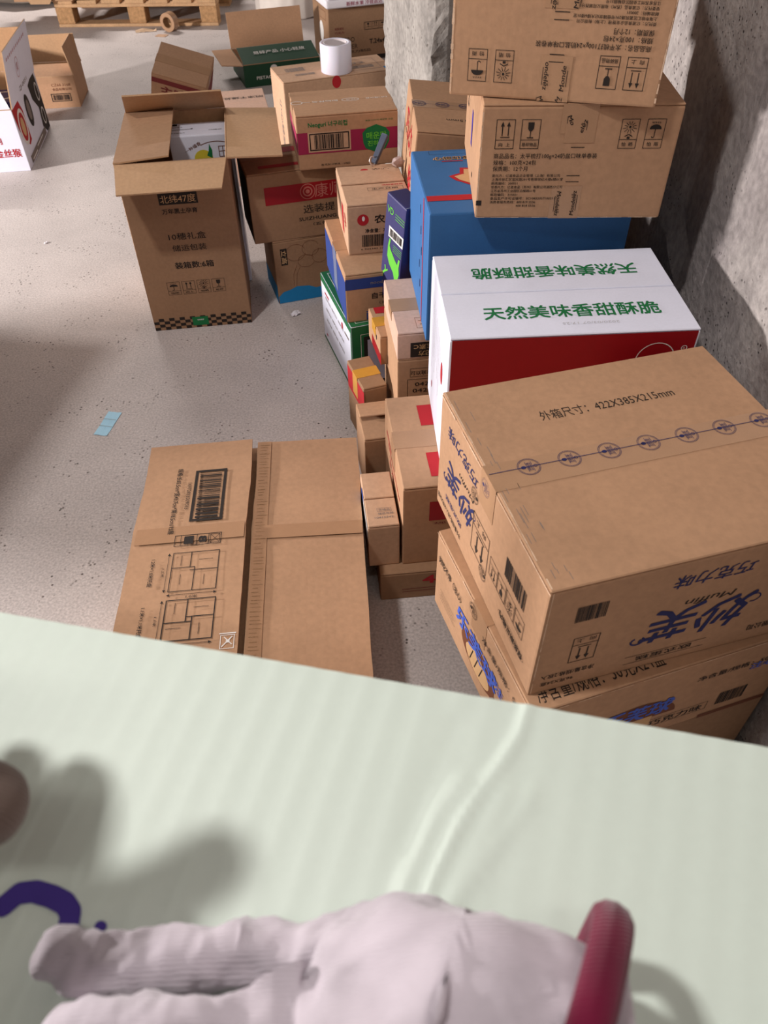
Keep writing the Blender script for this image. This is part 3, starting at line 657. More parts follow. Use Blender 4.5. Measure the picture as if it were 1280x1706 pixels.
carton('E', 'brown noodle carton with blue side and blue band, on the white and green box', -.017, 1.851, .205, (.20, .303, .130), .203, KRAFT, tape='clear shiny tape', lift=(0, 0))
ink('E', 'left', INK_BLUEBAND, lambda k: k.rect(2, 2, 301, 112), 'blue_band', off=.0003)
ink('E', 'left', flat('hazy_tape', srgb(120, 128, 160), 0.3), lambda k: k.rect(130, 20, 180, 129), 'tape', off=.0008)
ink('E', 'front', INK_BLUEBAND, lambda k: (k.rect(0, 90, 235, 118), k.text(75, 16, 26, '酥香', wd=50, bold=.03)), 'blue_band')
ink('E', 'front', INK_GREY, lambda k: k.text(98, 104, 12, 'noodle time', wd=72), off=.001)
ink('E', 'front', INK_BLACK, lambda k: (k.text(92, 68, 17, '自干宝', wd=54, bold=.02), k.text(100, 48, 8, '（五味）', wd=34)))
carton('N1', 'noodle carton with a red oval mark and barcode, on the blue-sided noodle carton', -.014, 1.905, .147, (.160, .229, .125), .333, KRAFT_PALE, lift=(0, .002))
ink('N1', 'front', INK_RED, lambda k: (k.disc(38, 88, 14, 14),), 'oval_mark')
ink('N1', 'front', INK_WHITE, lambda k: (k.disc(39, 91, 3.5, 6),), 'oval_mark', off=.001)
ink('N1', 'front', INK_BLACK, lambda k: (k.text(92, 88, 22, '农心', wd=52, bold=.02), k.text(84, 60, 11, '净含量：78克×12', wd=82, bold=.02), k.bars(34, 20, 92, 50, 4), k.text(62, 14, 5, '6 922343 120', wd=62)))
ink('N1', 'top', INK_RED, lambda k: (k.disc(70, 196, 10, 8), k.text(126, 100, 8, '请轻拿轻放', wd=52)), 'oval_mark')
ink('N1', 'top', INK_BLACK, lambda k: (k.text(112, 196, 16, '农心', wd=46, bold=.01), k.text(94, 162, 8, '净含量：78克×12', wd=56), k.frame(62, 72, 150, 90, .8), k.text(104, 81, 9, '生产日期', wd=64)))
ink('N1', 'left', INK_RED, lambda k: (k.rect(120, 20, 150, 90), k.text(185, 70, 40, '辛', wd=40)))
carton('V', 'tan box with a blue wave along its foot, under the red-banded carton', -.184, 2.249, .299, (.32, .166, .200), 0, KRAFT_DARK)
ink('V', 'front', INK_CYAN, lambda k: k.poly([(2, 1), (318, 1), (318, 40), (260, 34), (180, 40), (120, 36), (98, 46), (60, 50), (40, 42), (18, 38), (2, 24)]), 'blue_wave')
ink('V', 'left', INK_CYAN, lambda k: k.rect(2, 1, 165, 60), 'blue_wave')
ink('V', 'front', INK_BLACK, lambda k: (k.rect(20, 124, 40, 176),), 'label_panel')
ink('V', 'front', INK_TAN, lambda k: (k.text(30, 150, 17, '立高', rot=-90, wd=42),), off=.001)
def f(k):
    for a in ((66, 158, 30, 26), (112, 166, 26, 24), (96, 128, 26, 20), (138, 138, 24, 22)): k.ring(*a, .9, 20, 350)
    k.stroke([(52, 52), (54, 90), (66, 118)], .9); k.stroke([(60, 52), (64, 90), (76, 112)], .9)
ink('V', 'front', INK_BROWN, f, 'line_drawing')
carton('K1', 'carton with a dark red band, on the blue-wave box', -.202, 2.253, .271, (.38, .188, .198), .200, KRAFT_DARK)
ink('K1', 'front', INK_DKRED, lambda k: k.rect(44, 108, 380, 158), 'red_band')
ink('K1', 'front', flat('dull_rose_ink', srgb(186, 110, 100)), lambda k: (k.ring(166, 134, 22, 22, 2.5), k.ring(166, 134, 14, 14, 4), k.disc(166, 134, 6), k.text(226, 134, 42, '康师', wd=80, bold=-.005)), off=.001)
ink('K1', 'front', INK_BLACK, lambda k: (k.text(196, 84, 26, '选装提', wd=92, bold=.01), k.text(190, 56, 14, 'SUIZHUANG', wd=110, bold=.015), k.text(200, 38, 10, '（五包）', wd=50)))
ink('K1', 'top', INK_DKRED, lambda k: (k.rect(20, 130, 370, 166), k.rect(40, 30, 300, 50)), 'red_band')
ink('K1', 'left', INK_BLACK, lambda k: k.rect(6, 6, 182, 190), 'shade_panel', off=.0003)  # black panel paints the shade on this side
carton('X', 'carton with a magenta band and green badge, topmost of the middle stack', -.096, 2.253, .166, (.273, .192, .139), .3985, KRAFT, tape='clear packing tape with white print', lift=(.001, .001))
ink('X', 'front', INK_MAGENTA, lambda k: (k.rect(1, 42, 272, 97),), 'magenta_band')
ink('X', 'left', INK_MAGENTA, lambda k: (k.rect(1, 42, 191, 97),), 'magenta_band')
ink('X', 'front', KRAFT_PALE, lambda k: (k.rect(29, 46, 144, 97),), 'printed_patch', off=.0009)
ink('X', 'front', INK_BLACK, lambda k: (k.frame(33, 50, 140, 94, 3), k.bars(46, 54, 128, 90, 8), k.text(100, 12, 6, '품목보고번호 : 1982', wd=80)), off=.0013)
ink('X', 'front', INK_GREEN, lambda k: (k.text(84, 115, 15, 'Neoguri 너구리컵', wd=104, bold=.02), k.text(222, 117, 5, '농심 너구리 매운맛 소컵', wd=74, bold=0),
     k.poly([(178, 60), (184, 46), (214, 34), (238, 42), (248, 60), (250, 84), (240, 96), (214, 106), (188, 98), (176, 86)])), 'green_badge', off=.0011)
ink('X', 'front', INK_LIME, lambda k: (k.text(214, 78, 20, '매운맛', wd=54, bold=.02), k.text(212, 58, 16, '진하게', wd=44, bold=.02)), off=.0016)
ink('X', 'top', INK_WHITE, lambda k: (k.text(90, 97, 12, '농심택배', wd=70), k.ring(160, 97, 24, 12, 2), k.text(160, 97, 8, '농심', wd=24), k.text(232, 98, 10, '감사합니다', wd=60), k.ring(14, 97, 16, 13, 2), k.rect(30, 96, 50, 98)), 'tape_print', off=.0012)

# ================================================================ OPEN CARTON ON THE FLOOR WITH WHITE GIFT BOX
open_carton('O', 'tall open carton with chequered foot band, standing alone on the floor', -.552, 2.184, .139, (.284, .369, .482), 0, KRAFT_DARK, KRAFT_IN,
            flaps=(('f', .120, 193, (.010, .018)), ('l', .140, 4, (.004, .004)), ('b', .142, 34, (.002, .02)), ('r', .142, 183, (.01, .004))))
ink('O', 'front', INK_BLACK, lambda k: (k.rect(91, 372, 192, 402),), 'label_panel')
ink('O', 'front', INK_TAN, lambda k: k.text(141, 387, 23, '北纬47度', wd=92, bold=.0), off=.001)
def f(k):
    k.text(140, 354, 15, '万年黑土孕育', wd=92, bold=.02); k.text(146, 284, 21, '10穗礼盒', wd=100, bold=.01); k.text(146, 251, 20, '储运包装', wd=92, bold=.01); k.text(150, 200, 21, '装箱数:6箱', wd=106, bold=.02)
    for i, q in enumerate(('rain', 'up', 'sun', 'glass')): k.symbol(q, 62 + i * 42, 112, 36, 40, '怕雨 向上 怕晒 易碎'.split()[i], .8)
    for r in range(4):
        for c in range(19):
            if (r + c) % 2 == 0: k.rect(1 + c * 15, 1 + r * 9.5, min(283, 1 + (c + 1) * 15), 1 + (r + 1) * 9.5)
ink('O', 'front', INK_BLACK, f)
ink('O', 'front', INK_GREEN, lambda k: k.rect(112, 8, 158, 36), 'green_sticker', off=.0011)
ink('O', 'front', INK_WHITE, lambda k: k.text(136, 26, 7, 'WFP', wd=20), off=.0016)
# the gift box sits a little turned inside it
t = carton('O_in', 'white corn gift box inside the tall open carton', -.503, 2.298, .139, (.172, .10, .452), .0045, WHITE_CARD, flaps=False, name='gift_box', cat='box')
ink('O_in', 'top', INK_BLACK, lambda k: (k.rect(8, 78, 22, 92), k.text(22, 66, 7, '北纬黑土', wd=32), k.poly([(4, 46), (60, 50), (66, 56), (66, 46), (60, 48), (4, 43)]), k.text(26, 22, 7, '东北鲜玉米', wd=40), k.text(130, 34, 7, '10穗装', wd=36)))
ink('O_in', 'front', INK_YELLOW, lambda k: k.disc(88, 388, 26, 24), 'corn_picture')
ink('O_in', 'front', INK_GREEN, lambda k: k.poly([(98, 396), (104, 408), (108, 428), (114, 410), (112, 388)]), 'corn_picture', off=.001)
ink('O_in', 'front', INK_BROWN, lambda k: (k.text(62, 420, 11, '一种福香', wd=50, rot=26), k.ring(126, 360, 90, 74, 2, 60, 118), k.frame(132, 390, 156, 420, 2), k.line(132, 405, 156, 407, 2), k.line(144, 390, 144, 420, 2)))

# ================================================================ BACKGROUND GOODS
carton('Y', 'carton with a tape roll on top, behind the magenta-banded carton', -.158, 3.021, .340, (.405, .182, .400), 0, KRAFT_PALE, tape=None)
ink('Y', 'top', INK_GREY, lambda k: (k.bars(40, 100, 110, 140, 2), k.bars(60, 50, 130, 70, 3), k.frame(230, 30, 370, 150, 1.5), k.text(300, 110, 24, '02', wd=60), k.bars(240, 50, 350, 80, 4)))
ink('Y', 'front', INK_RED, lambda k: k.disc(190, 382, 16, 20), 'red_seal')
ink('Y', 'top', INK_CYAN, lambda k: (k.rect(376, 10, 398, 40), k.rect(225, 130, 270, 146)), 'printed_patch')
ink('Y', 'left', INK_GREY, lambda k: (k.text(120, 250, 30, '小心轻放', rot=-90, wd=160),))
carton('Z', 'pale carton with upside-down drying notice, behind the tall open carton', -.505, 3.152, .199, (.170, .30, .250), 0, KRAFT_PINK)
ink('Z', 'top', INK_BLACK, lambda k: k.text(86, 205, 26, '阴凉干燥处', wd=150, rot=180, bold=.01))
# carton AA, deep green, far flap up and side flap out
open_carton('AA', 'deep green carton with its far flap standing up, behind the tape roll', -.510, 4.344, .326, (.385, .30, .098), 0, DGREEN_CARD, KRAFT,
            flaps=(('b', .155, 100, (.002, .002)), ('l', .10, 176, (.02, .02)), ('f', .15, 14, (.002, .002))))
ink('AA', ((-.1925, -.1465, .1075), (1, 0, 0), (0, math.cos(R(14)), math.sin(R(14))), .385, .15), INK_WHITE, lambda k: k.text(200, 78, 30, '易碎产品 小心轻放', wd=260, bold=.01))
ink('AA', 'front', INK_WHITE, lambda k: (k.text(120, 38, 20, 'PISTACHIO', wd=120, bold=.02), k.disc(150, 78, 16, 12)))
carton('BB', 'brown chocolate carton with black letters under the white foam lid, by the pillar', -.098, 4.679, .355, (.40, .262, .253), 0, KRAFT_DARK)
def f(k):
    k.text(78, 104, 32, 'FERRERO', wd=118, bold=.0); k.text(96, 72, 30, 'ROCHER', wd=112, bold=.0); k.text(262, 86, 30, 'T.24x4', wd=86, bold=.03); k.text(150, 48, 14, '巧克力制品', wd=150)
    k.frame(190, 140, 356, 176, 1.5)
    for i, q in enumerate(('glass', 'up', 'rain', 'sun')): k.symbol(q, 196 + i * 40, 142, 34, 32, '', 1.0)
    k.rect(200, 2, 380, 22)
ink('BB', 'front', INK_BLACK, f)
ink('BB', 'front', INK_MAROON, lambda k: (k.text(56, 158, 12, '榛果威化', wd=50), k.text(56, 140, 12, '巧克力', wd=50)))
ink('BB', 'left', INK_WHITE, lambda k: k.disc(140, 130, 34, 46), 'white_sticker')
ink('BB', 'left', INK_BROWN, lambda k: (k.frame(120, 190, 220, 230, 2), k.text(190, 100, 20, '向上', wd=50)))
def lathe(bm, prof, n=32, c=(0, 0)):
    rings = [[bm.verts.new((c[0] + r * math.cos(2 * math.pi * i / n), c[1] + r * math.sin(2 * math.pi * i / n), z)) for i in range(n)] for r, z in prof]
    for a, b in zip(rings, rings[1:]):
        for i in range(n): bm.faces.new((a[i], a[(i + 1) % n], b[(i + 1) % n], b[i]))
    return rings
FOAM = noisy('white_foam', srgb(232, 228, 234), 0.03, 80, 0.8, 0.05, 300)
t = empty('foam_lid', (-.10, 4.66, .2535), (0, 0, .33), 'white foam box with pink lettering on the brown chocolate carton', 'box')
bm = bmesh.new(); bx(bm, -.205, -.15, 0, .205, .15, .035, .012, 3); link('body', bm, FOAM, t)
bm = bmesh.new(); bx(bm, -.19, -.135, .035, .19, .135, .20, .012, 3); link('lid', bm, FOAM, t)
k = Ink(); k.text(200, 17, 20, '新鲜水果 冷链直达', wd=190); k.make('printed_lettering', t, (.41, .30, .035), 'front', INK_MAGENTA, off=.0006)
# standing roll of white wrapping film
FILM = noisy('white_film', srgb(238, 230, 222), 0.05, 30, 0.35, 0.0, 100, 0.5)
t = empty('film_roll', (-.53, 5.53, 0), (0, 0, 0), 'large white roll of wrapping film standing behind the deep green carton', 'roll')
bm = bmesh.new()
N = 72
prof = [(.18, 0.0), (.205, .012), (.205, .45), (.19, .47), (.05, .47), (.05, .42)]
rings = []
for r, z in prof:
    ring = []
    for i in range(N):
        a = 2 * math.pi * i / N; rr = r + (.003 * math.sin(a * 17) + .002 * math.sin(a * 31 + 1) if r > .1 else 0)
        ring.append(bm.verts.new((rr * math.cos(a), rr * math.sin(a), z)))
    rings.append(ring)
for a, b in zip(rings, rings[1:]):
    for i in range(N): bm.faces.new((a[i], a[(i + 1) % N], b[(i + 1) % N], b[i]))
bm.faces.new(rings[0][::-1]); bm.faces.new(rings[-1])
link('wound_film', bm, FILM, t, smooth=True)
bm = bmesh.new(); lathe(bm, [(.036, .40), (.036, .48), (.048, .48), (.048, .40), (.036, .40)], 24); link('core', bm, KRAFT_IN, t, smooth=False)
# small tilted carton
t = carton('GG', 'small tilted carton with maroon print, on the floor behind the tall open carton', 0, 0, 0, (.233, .218, .167), 0, KRAFT, tape='clear packing tape across the top')
t.matrix_world = Matrix.Translation((-.867, 3.782, .139)) @ (Matrix.Rotation(-.082, 4, 'Z') @ Matrix.Rotation(.30, 4, 'X') @ Matrix.Rotation(.299, 4, 'Y')) @ Matrix.Translation((0, 0, -.0835))
ink('GG', 'front', INK_MAROON, lambda k: (k.rect(2, 128, 231, 150), k.text(125, 96, 50, '主响旺', wd=170, bold=.03), k.rect(2, 20, 231, 40)))
ink('GG', 'right', INK_MAROON, lambda k: k.rect(2, 20, 216, 110), 'maroon_panel')
# two open cartons at the left
open_carton('HH', 'open tan carton with a framed barcode, behind the white printed carton', -1.558, 4.015, .114, (.30, .239, .131), 0, KRAFT, KRAFT_IN,
            flaps=(('b', .118, 84, (.002, .002)), ('r', .118, 80, (.012, .012)), ('f', .118, 10, (.004, .004)), ('l', .118, 120, (.01, .01))))
ink('HH', 'front', INK_BLACK, lambda k: (k.frame(178, 28, 268, 62, 3.5), k.bars(186, 34, 260, 56, 3)))
ink('HH', 'front', INK_BROWN, lambda k: (k.text(235, 98, 16, 'CZ60 3168', wd=86), k.text(235, 80, 12, '食品有限公司', wd=86)))
ink('HH', 'front', TAPE_CLEAR, lambda k: k.rect(60, 104, 298, 129), 'tape', off=.0004)
open_carton('II', 'open white carton with red badge and dark fruit pictures at the left edge', -1.611, 3.401, .132, (.35, .498, .228), 0, WHITE_CARD, KRAFT_IN,
            flaps=(('r', .19, 97, (.03, .0)), ('b', .172, 78, (.002, .002)), ('f', .165, 12, (.01, .07)), ('l', .165, 150, (.012, .012))))
ink('II', 'front', INK_RED, lambda k: (k.text(246, 118, 26, '礼制', wd=60, bold=.02), k.text(250, 72, 34, '冰糖金丝猴', wd=170, bold=.02)))
ink('II', 'front', INK_BLACK, lambda k: k.disc(272, 186, 14, 18), 'fruit_picture')
ink('II', 'right', INK_RED, lambda k: k.poly([(2, 225), (60, 226), (120, 226), (150, 180), (150, 70), (110, 62), (60, 90), (20, 150)]), 'red_badge')
ink('II', 'right', INK_WHITE, lambda k: k.ring(88, 138, 58, 66, 14, 30, 400), 'red_badge', off=.0011)
ink('II', 'right', INK_TAN, lambda k: k.disc(88, 138, 26, 34), 'red_badge', off=.0011)
ink('II', 'right', INK_BLACK, lambda k: (k.disc(240, 150, 44, 60), k.poly([(330, 215), (400, 226), (470, 226), (490, 120), (494, 4), (430, 4), (380, 40), (400, 110), (340, 160)])), 'fruit_picture', label='dark printed fruit shapes')
ink('II', 'right', INK_GREY, lambda k: (k.rect(60, 6, 400, 34), k.disc(240, 152, 26, 38)), off=.0010)
ink('II', 'right', INK_WHITE, lambda k: (k.ring(442, 160, 26, 36, 7), k.ring(440, 66, 26, 34, 7), k.rect(80, 12, 180, 18), k.rect(200, 22, 330, 27)), off=.0014)
# print on the raised side flap of that carton
iiroot = CARTONS['II'][0]
fl = [c for c in iiroot.children if c.name.startswith('top_flap')][0]
def on_flap(nm, mat, fn, off):
    kk = Ink(); fn(kk)
    me = bpy.data.meshes.new(nm); me.from_pydata([(-.249 + u * .001, v * .001, .004 + off + d) for u, v, d in kk.v], [], kk.f); me.materials.append(mat)
    o = bpy.data.objects.new(nm, me); COL.objects.link(o); o.parent = fl
def f(k):
    for i in range(12): k.poly([(60 + i * 31, 150), (74 + i * 31, 150), (80 + i * 31, 160), (66 + i * 31, 160)])
on_flap('printed_border', flat('pale_rose_ink', srgb(196, 150, 160)), f, .0005)
on_flap('printed_mark', flat('pale_rose_ink', srgb(196, 150, 160)), lambda k: (k.ring(210, 92, 30, 36, 3), k.text(210, 92, 34, '果', wd=34)), .0005)
on_flap('printed_lettering', INK_GREY, lambda k: k.text(250, 18, 22, 'ZJ-0051', wd=150), .0005)
# what lies inside it
t = carton('II_in', 'white packet lying in the open white carton', -1.585, 3.30, .30, (.18, .20, .12), .10, WHITE_CARD, flaps=False, name='packet', cat='packet')
t.location = (-1.60, 3.31, .0045); 
carton('II_in2', 'dark plum packet lying in the open white carton', -1.60, 3.52, .05, (.24, .16, .17), .0045, NAVY_CARD, flaps=False, name='packet', cat='packet')
ink('II_in2', 'top', INK_WHITE, lambda k: (k.rect(20, 20, 60, 140), k.ring(150, 80, 50, 50, 8)))

# pallet
t = empty('pallet', (-1.408, 5.28, 0), (0, 0, -.02), 'wooden pallet with chip blocks at the far end of the floor', 'pallet')
PW, PD, HB, HT = .95, 1.0, .016, .018
for x in (-PW / 2, -.05, PW / 2 - .10):
    for y in (0, .45, .90):
        block('pallet_block', WOODB, t, x, y, HB, x + .10, y + .10, .100 - 0.001, bev=.003, jit=.001)
for y in (0, .45, .90): block('bottom_board', WOOD, t, -PW / 2, y - .005, 0, PW / 2, y + .095, HB, bev=.002, jit=.001)
for y in (0, .45, .90): block('stringer_board', WOOD, t, -PW / 2, y, .0995, PW / 2, y + .1, .1165, bev=.002)
for i in range(7):
    x = -PW / 2 + i * (PW - .11) / 6; block('deck_board', WOOD, t, x, -.004, .117, x + .11, 1.0, .117 + HT, bev=.002, jit=.0012)
open_carton('PC', 'open brown carton on the pallet with a flap drooping over its corner', -1.93, 5.447, .0, (.34, .36, .16), .136, KRAFT, KRAFT_IN, flaps=(('f', .17, 262, (.10, .13)), ('b', .16, 100, (.01, .01)), ('l', .15, 170, (.02, .02)), ('r', .15, 110, (.02, .02))))
carton('PC2', 'dark brown carton lying on the pallet deck', -1.42, 5.62, -.05, (.42, .34, .16), .136, KRAFT_DARK, tape='brown packing tape')
carton('PC3', 'brown carton at the right end of the pallet deck', -1.08, 5.75, .1, (.20, .30, .20), .136, KRAFT)
# clear grey plastic bag crumpled behind the pallet's right end
def crumple(name, label, cat, loc, sx, sy, sz, mat, seed, n=3):
    b2 = bmesh.new(); bmesh.ops.create_icosphere(b2, subdivisions=n, radius=1)
    for v in b2.verts:
        q = v.co * 1.7 + Vector((seed, 0, 0)); r = 1 + .35 * noise.noise(q) + .22 * abs(noise.noise(q * 2.7)) - .1 * abs(noise.noise(q * 6))
        v.co = Vector((v.co.x * sx * r, v.co.y * sy * r, max(0, (v.co.z * .5 + .5) * sz * r)))
    o = link(name, b2, mat, None); o.location = loc
    return tag(o, label, cat)
BAG, nt, b = base_mat('grey_plastic_bag', 0.22, 0.5); b.inputs['Base Color'].default_value = srgb(120, 108, 104); b.inputs['Transmission Weight'].default_value = 0.35; b.inputs['Alpha'].default_value = 1
crumple('plastic_bag', 'crumpled grey plastic bag beside the far pallet', 'bag', (-.80, 6.02, 0), .10, .14, .18, BAG, 3.0)
crumple('plastic_sheet', 'folded grey plastic sheeting on the floor at the far left', 'sheet', (-2.22, 5.95, 0), .36, .22, .10, noisy('grey_sheet', srgb(160, 150, 140), .1, 20, .5), 9.0)
# tape roll and paper scraps before the pallet
t = empty('brown_tape_roll', (-1.20, 5.17, 0), (0, 0, 1.15), 'used brown tape roll lying by the pallet', 'tape roll')
b2 = bmesh.new(); lathe(b2, [(.030, 0), (.030, .045), (.048, .045), (.048, 0), (.030, 0)], 28)
o = link('wound_tape', b2, TAPE_CLEAR, t); o.matrix_local = Matrix.Translation((0, 0, .0475)) @ Matrix.Rotation(R(90), 4, 'Y') @ Matrix.Translation((0, 0, -.022))
b2 = bmesh.new(); lathe(b2, [(.027, 0), (.027, .045), (.0298, .045), (.0298, 0), (.027, 0)], 28)
o = link('core', b2, EDGE, t); o.matrix_local = Matrix.Translation((0, 0, .0475)) @ Matrix.Rotation(R(90), 4, 'Y') @ Matrix.Translation((0, 0, -.022))
def scrap(name, label, cat, loc, rz, w_, d_, mat, seed, amp=.008, n=8, thick=.001):
    b2 = bmesh.new(); G = []
    for i in range(n + 1):
        row = []
        for j in range(n + 1):
            x, y = (i / n - .5) * w_, (j / n - .5) * d_; row.append(b2.verts.new((x, y, thick + amp * abs(noise.noise(Vector((x / w_ * 2.1 + seed, y / d_ * 2.3, seed)))))))
        G.append(row)
    fs = [b2.faces.new((G[i][j], G[i + 1][j], G[i + 1][j + 1], G[i][j + 1])) for i in range(n) for j in range(n)]
    ex = bmesh.ops.extrude_face_region(b2, geom=fs)
    for v in [g for g in ex['geom'] if isinstance(g, bmesh.types.BMVert)]: v.co.z -= thick * .9
    o = link(name, b2, mat); o.location = loc; o.rotation_euler = (0, 0, rz); return tag(o, label, cat) if label else o
PAPER = noisy('kraft_paper', srgb(206, 176, 146), .08, 30, .8)
scrap('paper_scrap', 'torn strip of brown paper left of the used tape roll', 'paper scrap', (-1.345, 5.17, 0), .2, .12, .035, PAPER, 2.2, .02)
scrap('paper_scrap', 'small pale card scrap in front of the used tape roll', 'paper scrap', (-1.235, 5.075, 0), -.25, .065, .05, KRAFT_PALE, 5.2, .004)
SLIP = noisy('pale_blue_paper', srgb(170, 214, 236), .03, 30, .6)
t = scrap('paper_slip', 'pale blue paper slip lying alone on the concrete floor', 'paper slip', (-.707, 1.552, 0), -.18, .036, .094, SLIP, 1.3, .003, 10, .0006)
def on_slip():
    me = bpy.data.meshes.new('printed_line'); V = []; F = []
    for y in (-.014, .014): k0 = len(V); V += [(-.0178, y, .0040), (.0178, y - .001, .0040), (.0178, y, .0040), (-.0178, y + .001, .0040)]; F.append((k0, k0 + 1, k0 + 2, k0 + 3))
    me.from_pydata(V, [], F); me.materials.append(INK_GREY); o = bpy.data.objects.new('printed_line', me); COL.objects.link(o); o.parent = t
on_slip()
scrap('paper_bit', 'tiny torn white paper bit on the floor below the blue-wave box', 'paper scrap', (-.258, 2.06, 0), .5, .03, .02, FOAM, 4.4, .012, 5, .0006)
scrap('paper_bit', 'tiny white paper bit far left on the bright floor', 'paper scrap', (-1.16, 2.55, 0), .9, .014, .010, FOAM, 6.1, .006, 4, .0006)

# roll of clear tape standing on carton Y
t = empty('clear_tape_roll', (-.140, 2.985, .4002), (0, 0, 0), 'wide white roll of packing tape standing on a pale carton', 'tape roll')
ROLL, nt, b = base_mat('white_tape_roll', 0.3, 0.5); b.inputs['Base Color'].default_value = srgb(226, 222, 236); b.inputs['Subsurface Weight'].default_value = 0.1
b2 = bmesh.new(); lathe(b2, [(.041, .001), (.041, .089), (.052, .09), (.054, .088), (.054, .002), (.052, 0), (.041, .001)], 40); link('wound_tape', b2, ROLL, t, smooth=True)
b2 = bmesh.new(); lathe(b2, [(.038, .001), (.038, .089), (.0408, .089), (.0408, .001), (.038, .001)], 40); link('core', b2, flat('card_core', srgb(214, 204, 206)), t, smooth=True)
# box cutter with its ring, on the noodle carton
GREYP = noisy('grey_blue_plastic', srgb(66, 72, 88), .08, 60, .45)
t = empty('box_cutter', (.008, 2.035, .4585), (0, 0, .85), 'grey box cutter with a metal ring propped on the noodle carton', 'cutter')
b2 = bmesh.new(); bx(b2, -.034, -.008, 0, .038, .008, .010, .003, 2)
for v in b2.verts: v.co.z += max(0, v.co.x + .01) ** 2 * 7; v.co.y *= 1 + .25 * (v.co.x > 0)
o = link('handle', b2, GREYP, t); o.rotation_euler = (0, R(-38), 0); o.location = (0, 0, .0235)
b2 = bmesh.new()
def torus(bm, R0, r, n=24, m=8, M=Matrix.Identity(4)):
    g = [[bm.verts.new(M @ Vector(((R0 + r * math.cos(2 * math.pi * j / m)) * math.cos(2 * math.pi * i / n), (R0 + r * math.cos(2 * math.pi * j / m)) * math.sin(2 * math.pi * i / n), r * math.sin(2 * math.pi * j / m)))) for j in range(m)] for i in range(n)]
    for i in range(n):
        for j in range(m): bm.faces.new((g[i][j], g[(i + 1) % n][j], g[(i + 1) % n][(j + 1) % m], g[i][(j + 1) % m]))
torus(b2, .010, .0018, M=Matrix.Translation((-.034, 0, .013)) @ Matrix.Rotation(R(70), 4, 'X'))
METAL, nt, b = base_mat('bright_metal', .3, .5); b.inputs['Metallic'].default_value = .8; b.inputs['Base Color'].default_value = srgb(220, 214, 210)
link('ring', b2, METAL, t, smooth=True)
crumple('plastic_wrapper', 'small crumpled clear wrapper beside the box cutter', 'wrapper', (.050, 2.000, .4585), .016, .012, .024, noisy('clear_wrapper', srgb(170, 150, 146), .2, 90, .25), 12.0, 2)

# wide closed carton lying in the foreground, two top flaps with a gap
t = empty('carton', (-.252, .931, 0), (0, 0, .058), 'wide flat carton with barcode and stacking diagrams, lying on the floor in front', 'carton')
w_, d_, h_ = .430, .655, .178
bm = bx(bmesh.new(), -w_ / 2, -d_ / 2, 0, w_ / 2, d_ / 2, h_ - .012, .004, 2); link('body', bm, KRAFT, t)
TP = R(2.2)
def tflap(x0, x1, z0, slope, seed):
    b2 = bmesh.new(); nx, ny = 10, 24; G = {}
    for s in (0, 1):
        for i in range(nx + 1):
            for j in range(ny + 1):
                x = x0 + (x1 - x0) * i / nx; y = -d_ / 2 + d_ * j / ny
                z = z0 + slope * (x - x0) / (x1 - x0) + .0016 * noise.noise(Vector((x * 9 + seed, y * 6, 0))) - .004 * s
                xx = x + (.0015 * noise.noise(Vector((seed, y * 40, 2))) + .003 * noise.noise(Vector((seed, y * 7, 1))) if i in (0, nx) else 0)
                G[s, i, j] = b2.verts.new((xx, y, z))
    for i in range(nx):
        for j in range(ny):
            b2.faces.new((G[0, i, j], G[0, i + 1, j], G[0, i + 1, j + 1], G[0, i, j + 1])); b2.faces.new((G[1, i, j], G[1, i, j + 1], G[1, i + 1, j + 1], G[1, i + 1, j]))
    for i in range(nx):
        for j in (0, ny): b2.faces.new((G[0, i, j], G[0, i + 1, j], G[1, i + 1, j], G[1, i, j]))
    for j in range(ny):
        for i in (0, nx): b2.faces.new((G[0, i, j], G[0, i, j + 1], G[1, i, j + 1], G[1, i, j]))
    return link('top_flap', b2, KRAFT, t)
tflap(-w_ / 2 - .006, -.006, .181, .009, 1.0); tflap(.004, w_ / 2, .180, -.001, 5.0)
CARTONS['T'] = (t, (w_, d_, .1815))
ink('T', 'top', flat('aged_tape', srgb(168, 129, 98), .35), lambda k: k.rect(222, 372, 429, 406), 'tape', off=.0016)
fr = ((-.215, -d_ / 2, .1845), (.206, 0, .009), (0, 1, 0), .206, d_)
fr = (Vector((-.2150, -.3275, .1836)), Vector((.99905, 0, .0436)), Vector((0, 1, 0)), .21, d_)
ink('T', fr, flat('aged_tape', srgb(168, 129, 98), .35), lambda k: k.rect(0, 372, 206, 412), 'tape', off=.0)
fr2 = (Vector((-.2150, -.3275, .1842)), Vector((.99905, 0, .0436)), Vector((0, 1, 0)), .21, d_)
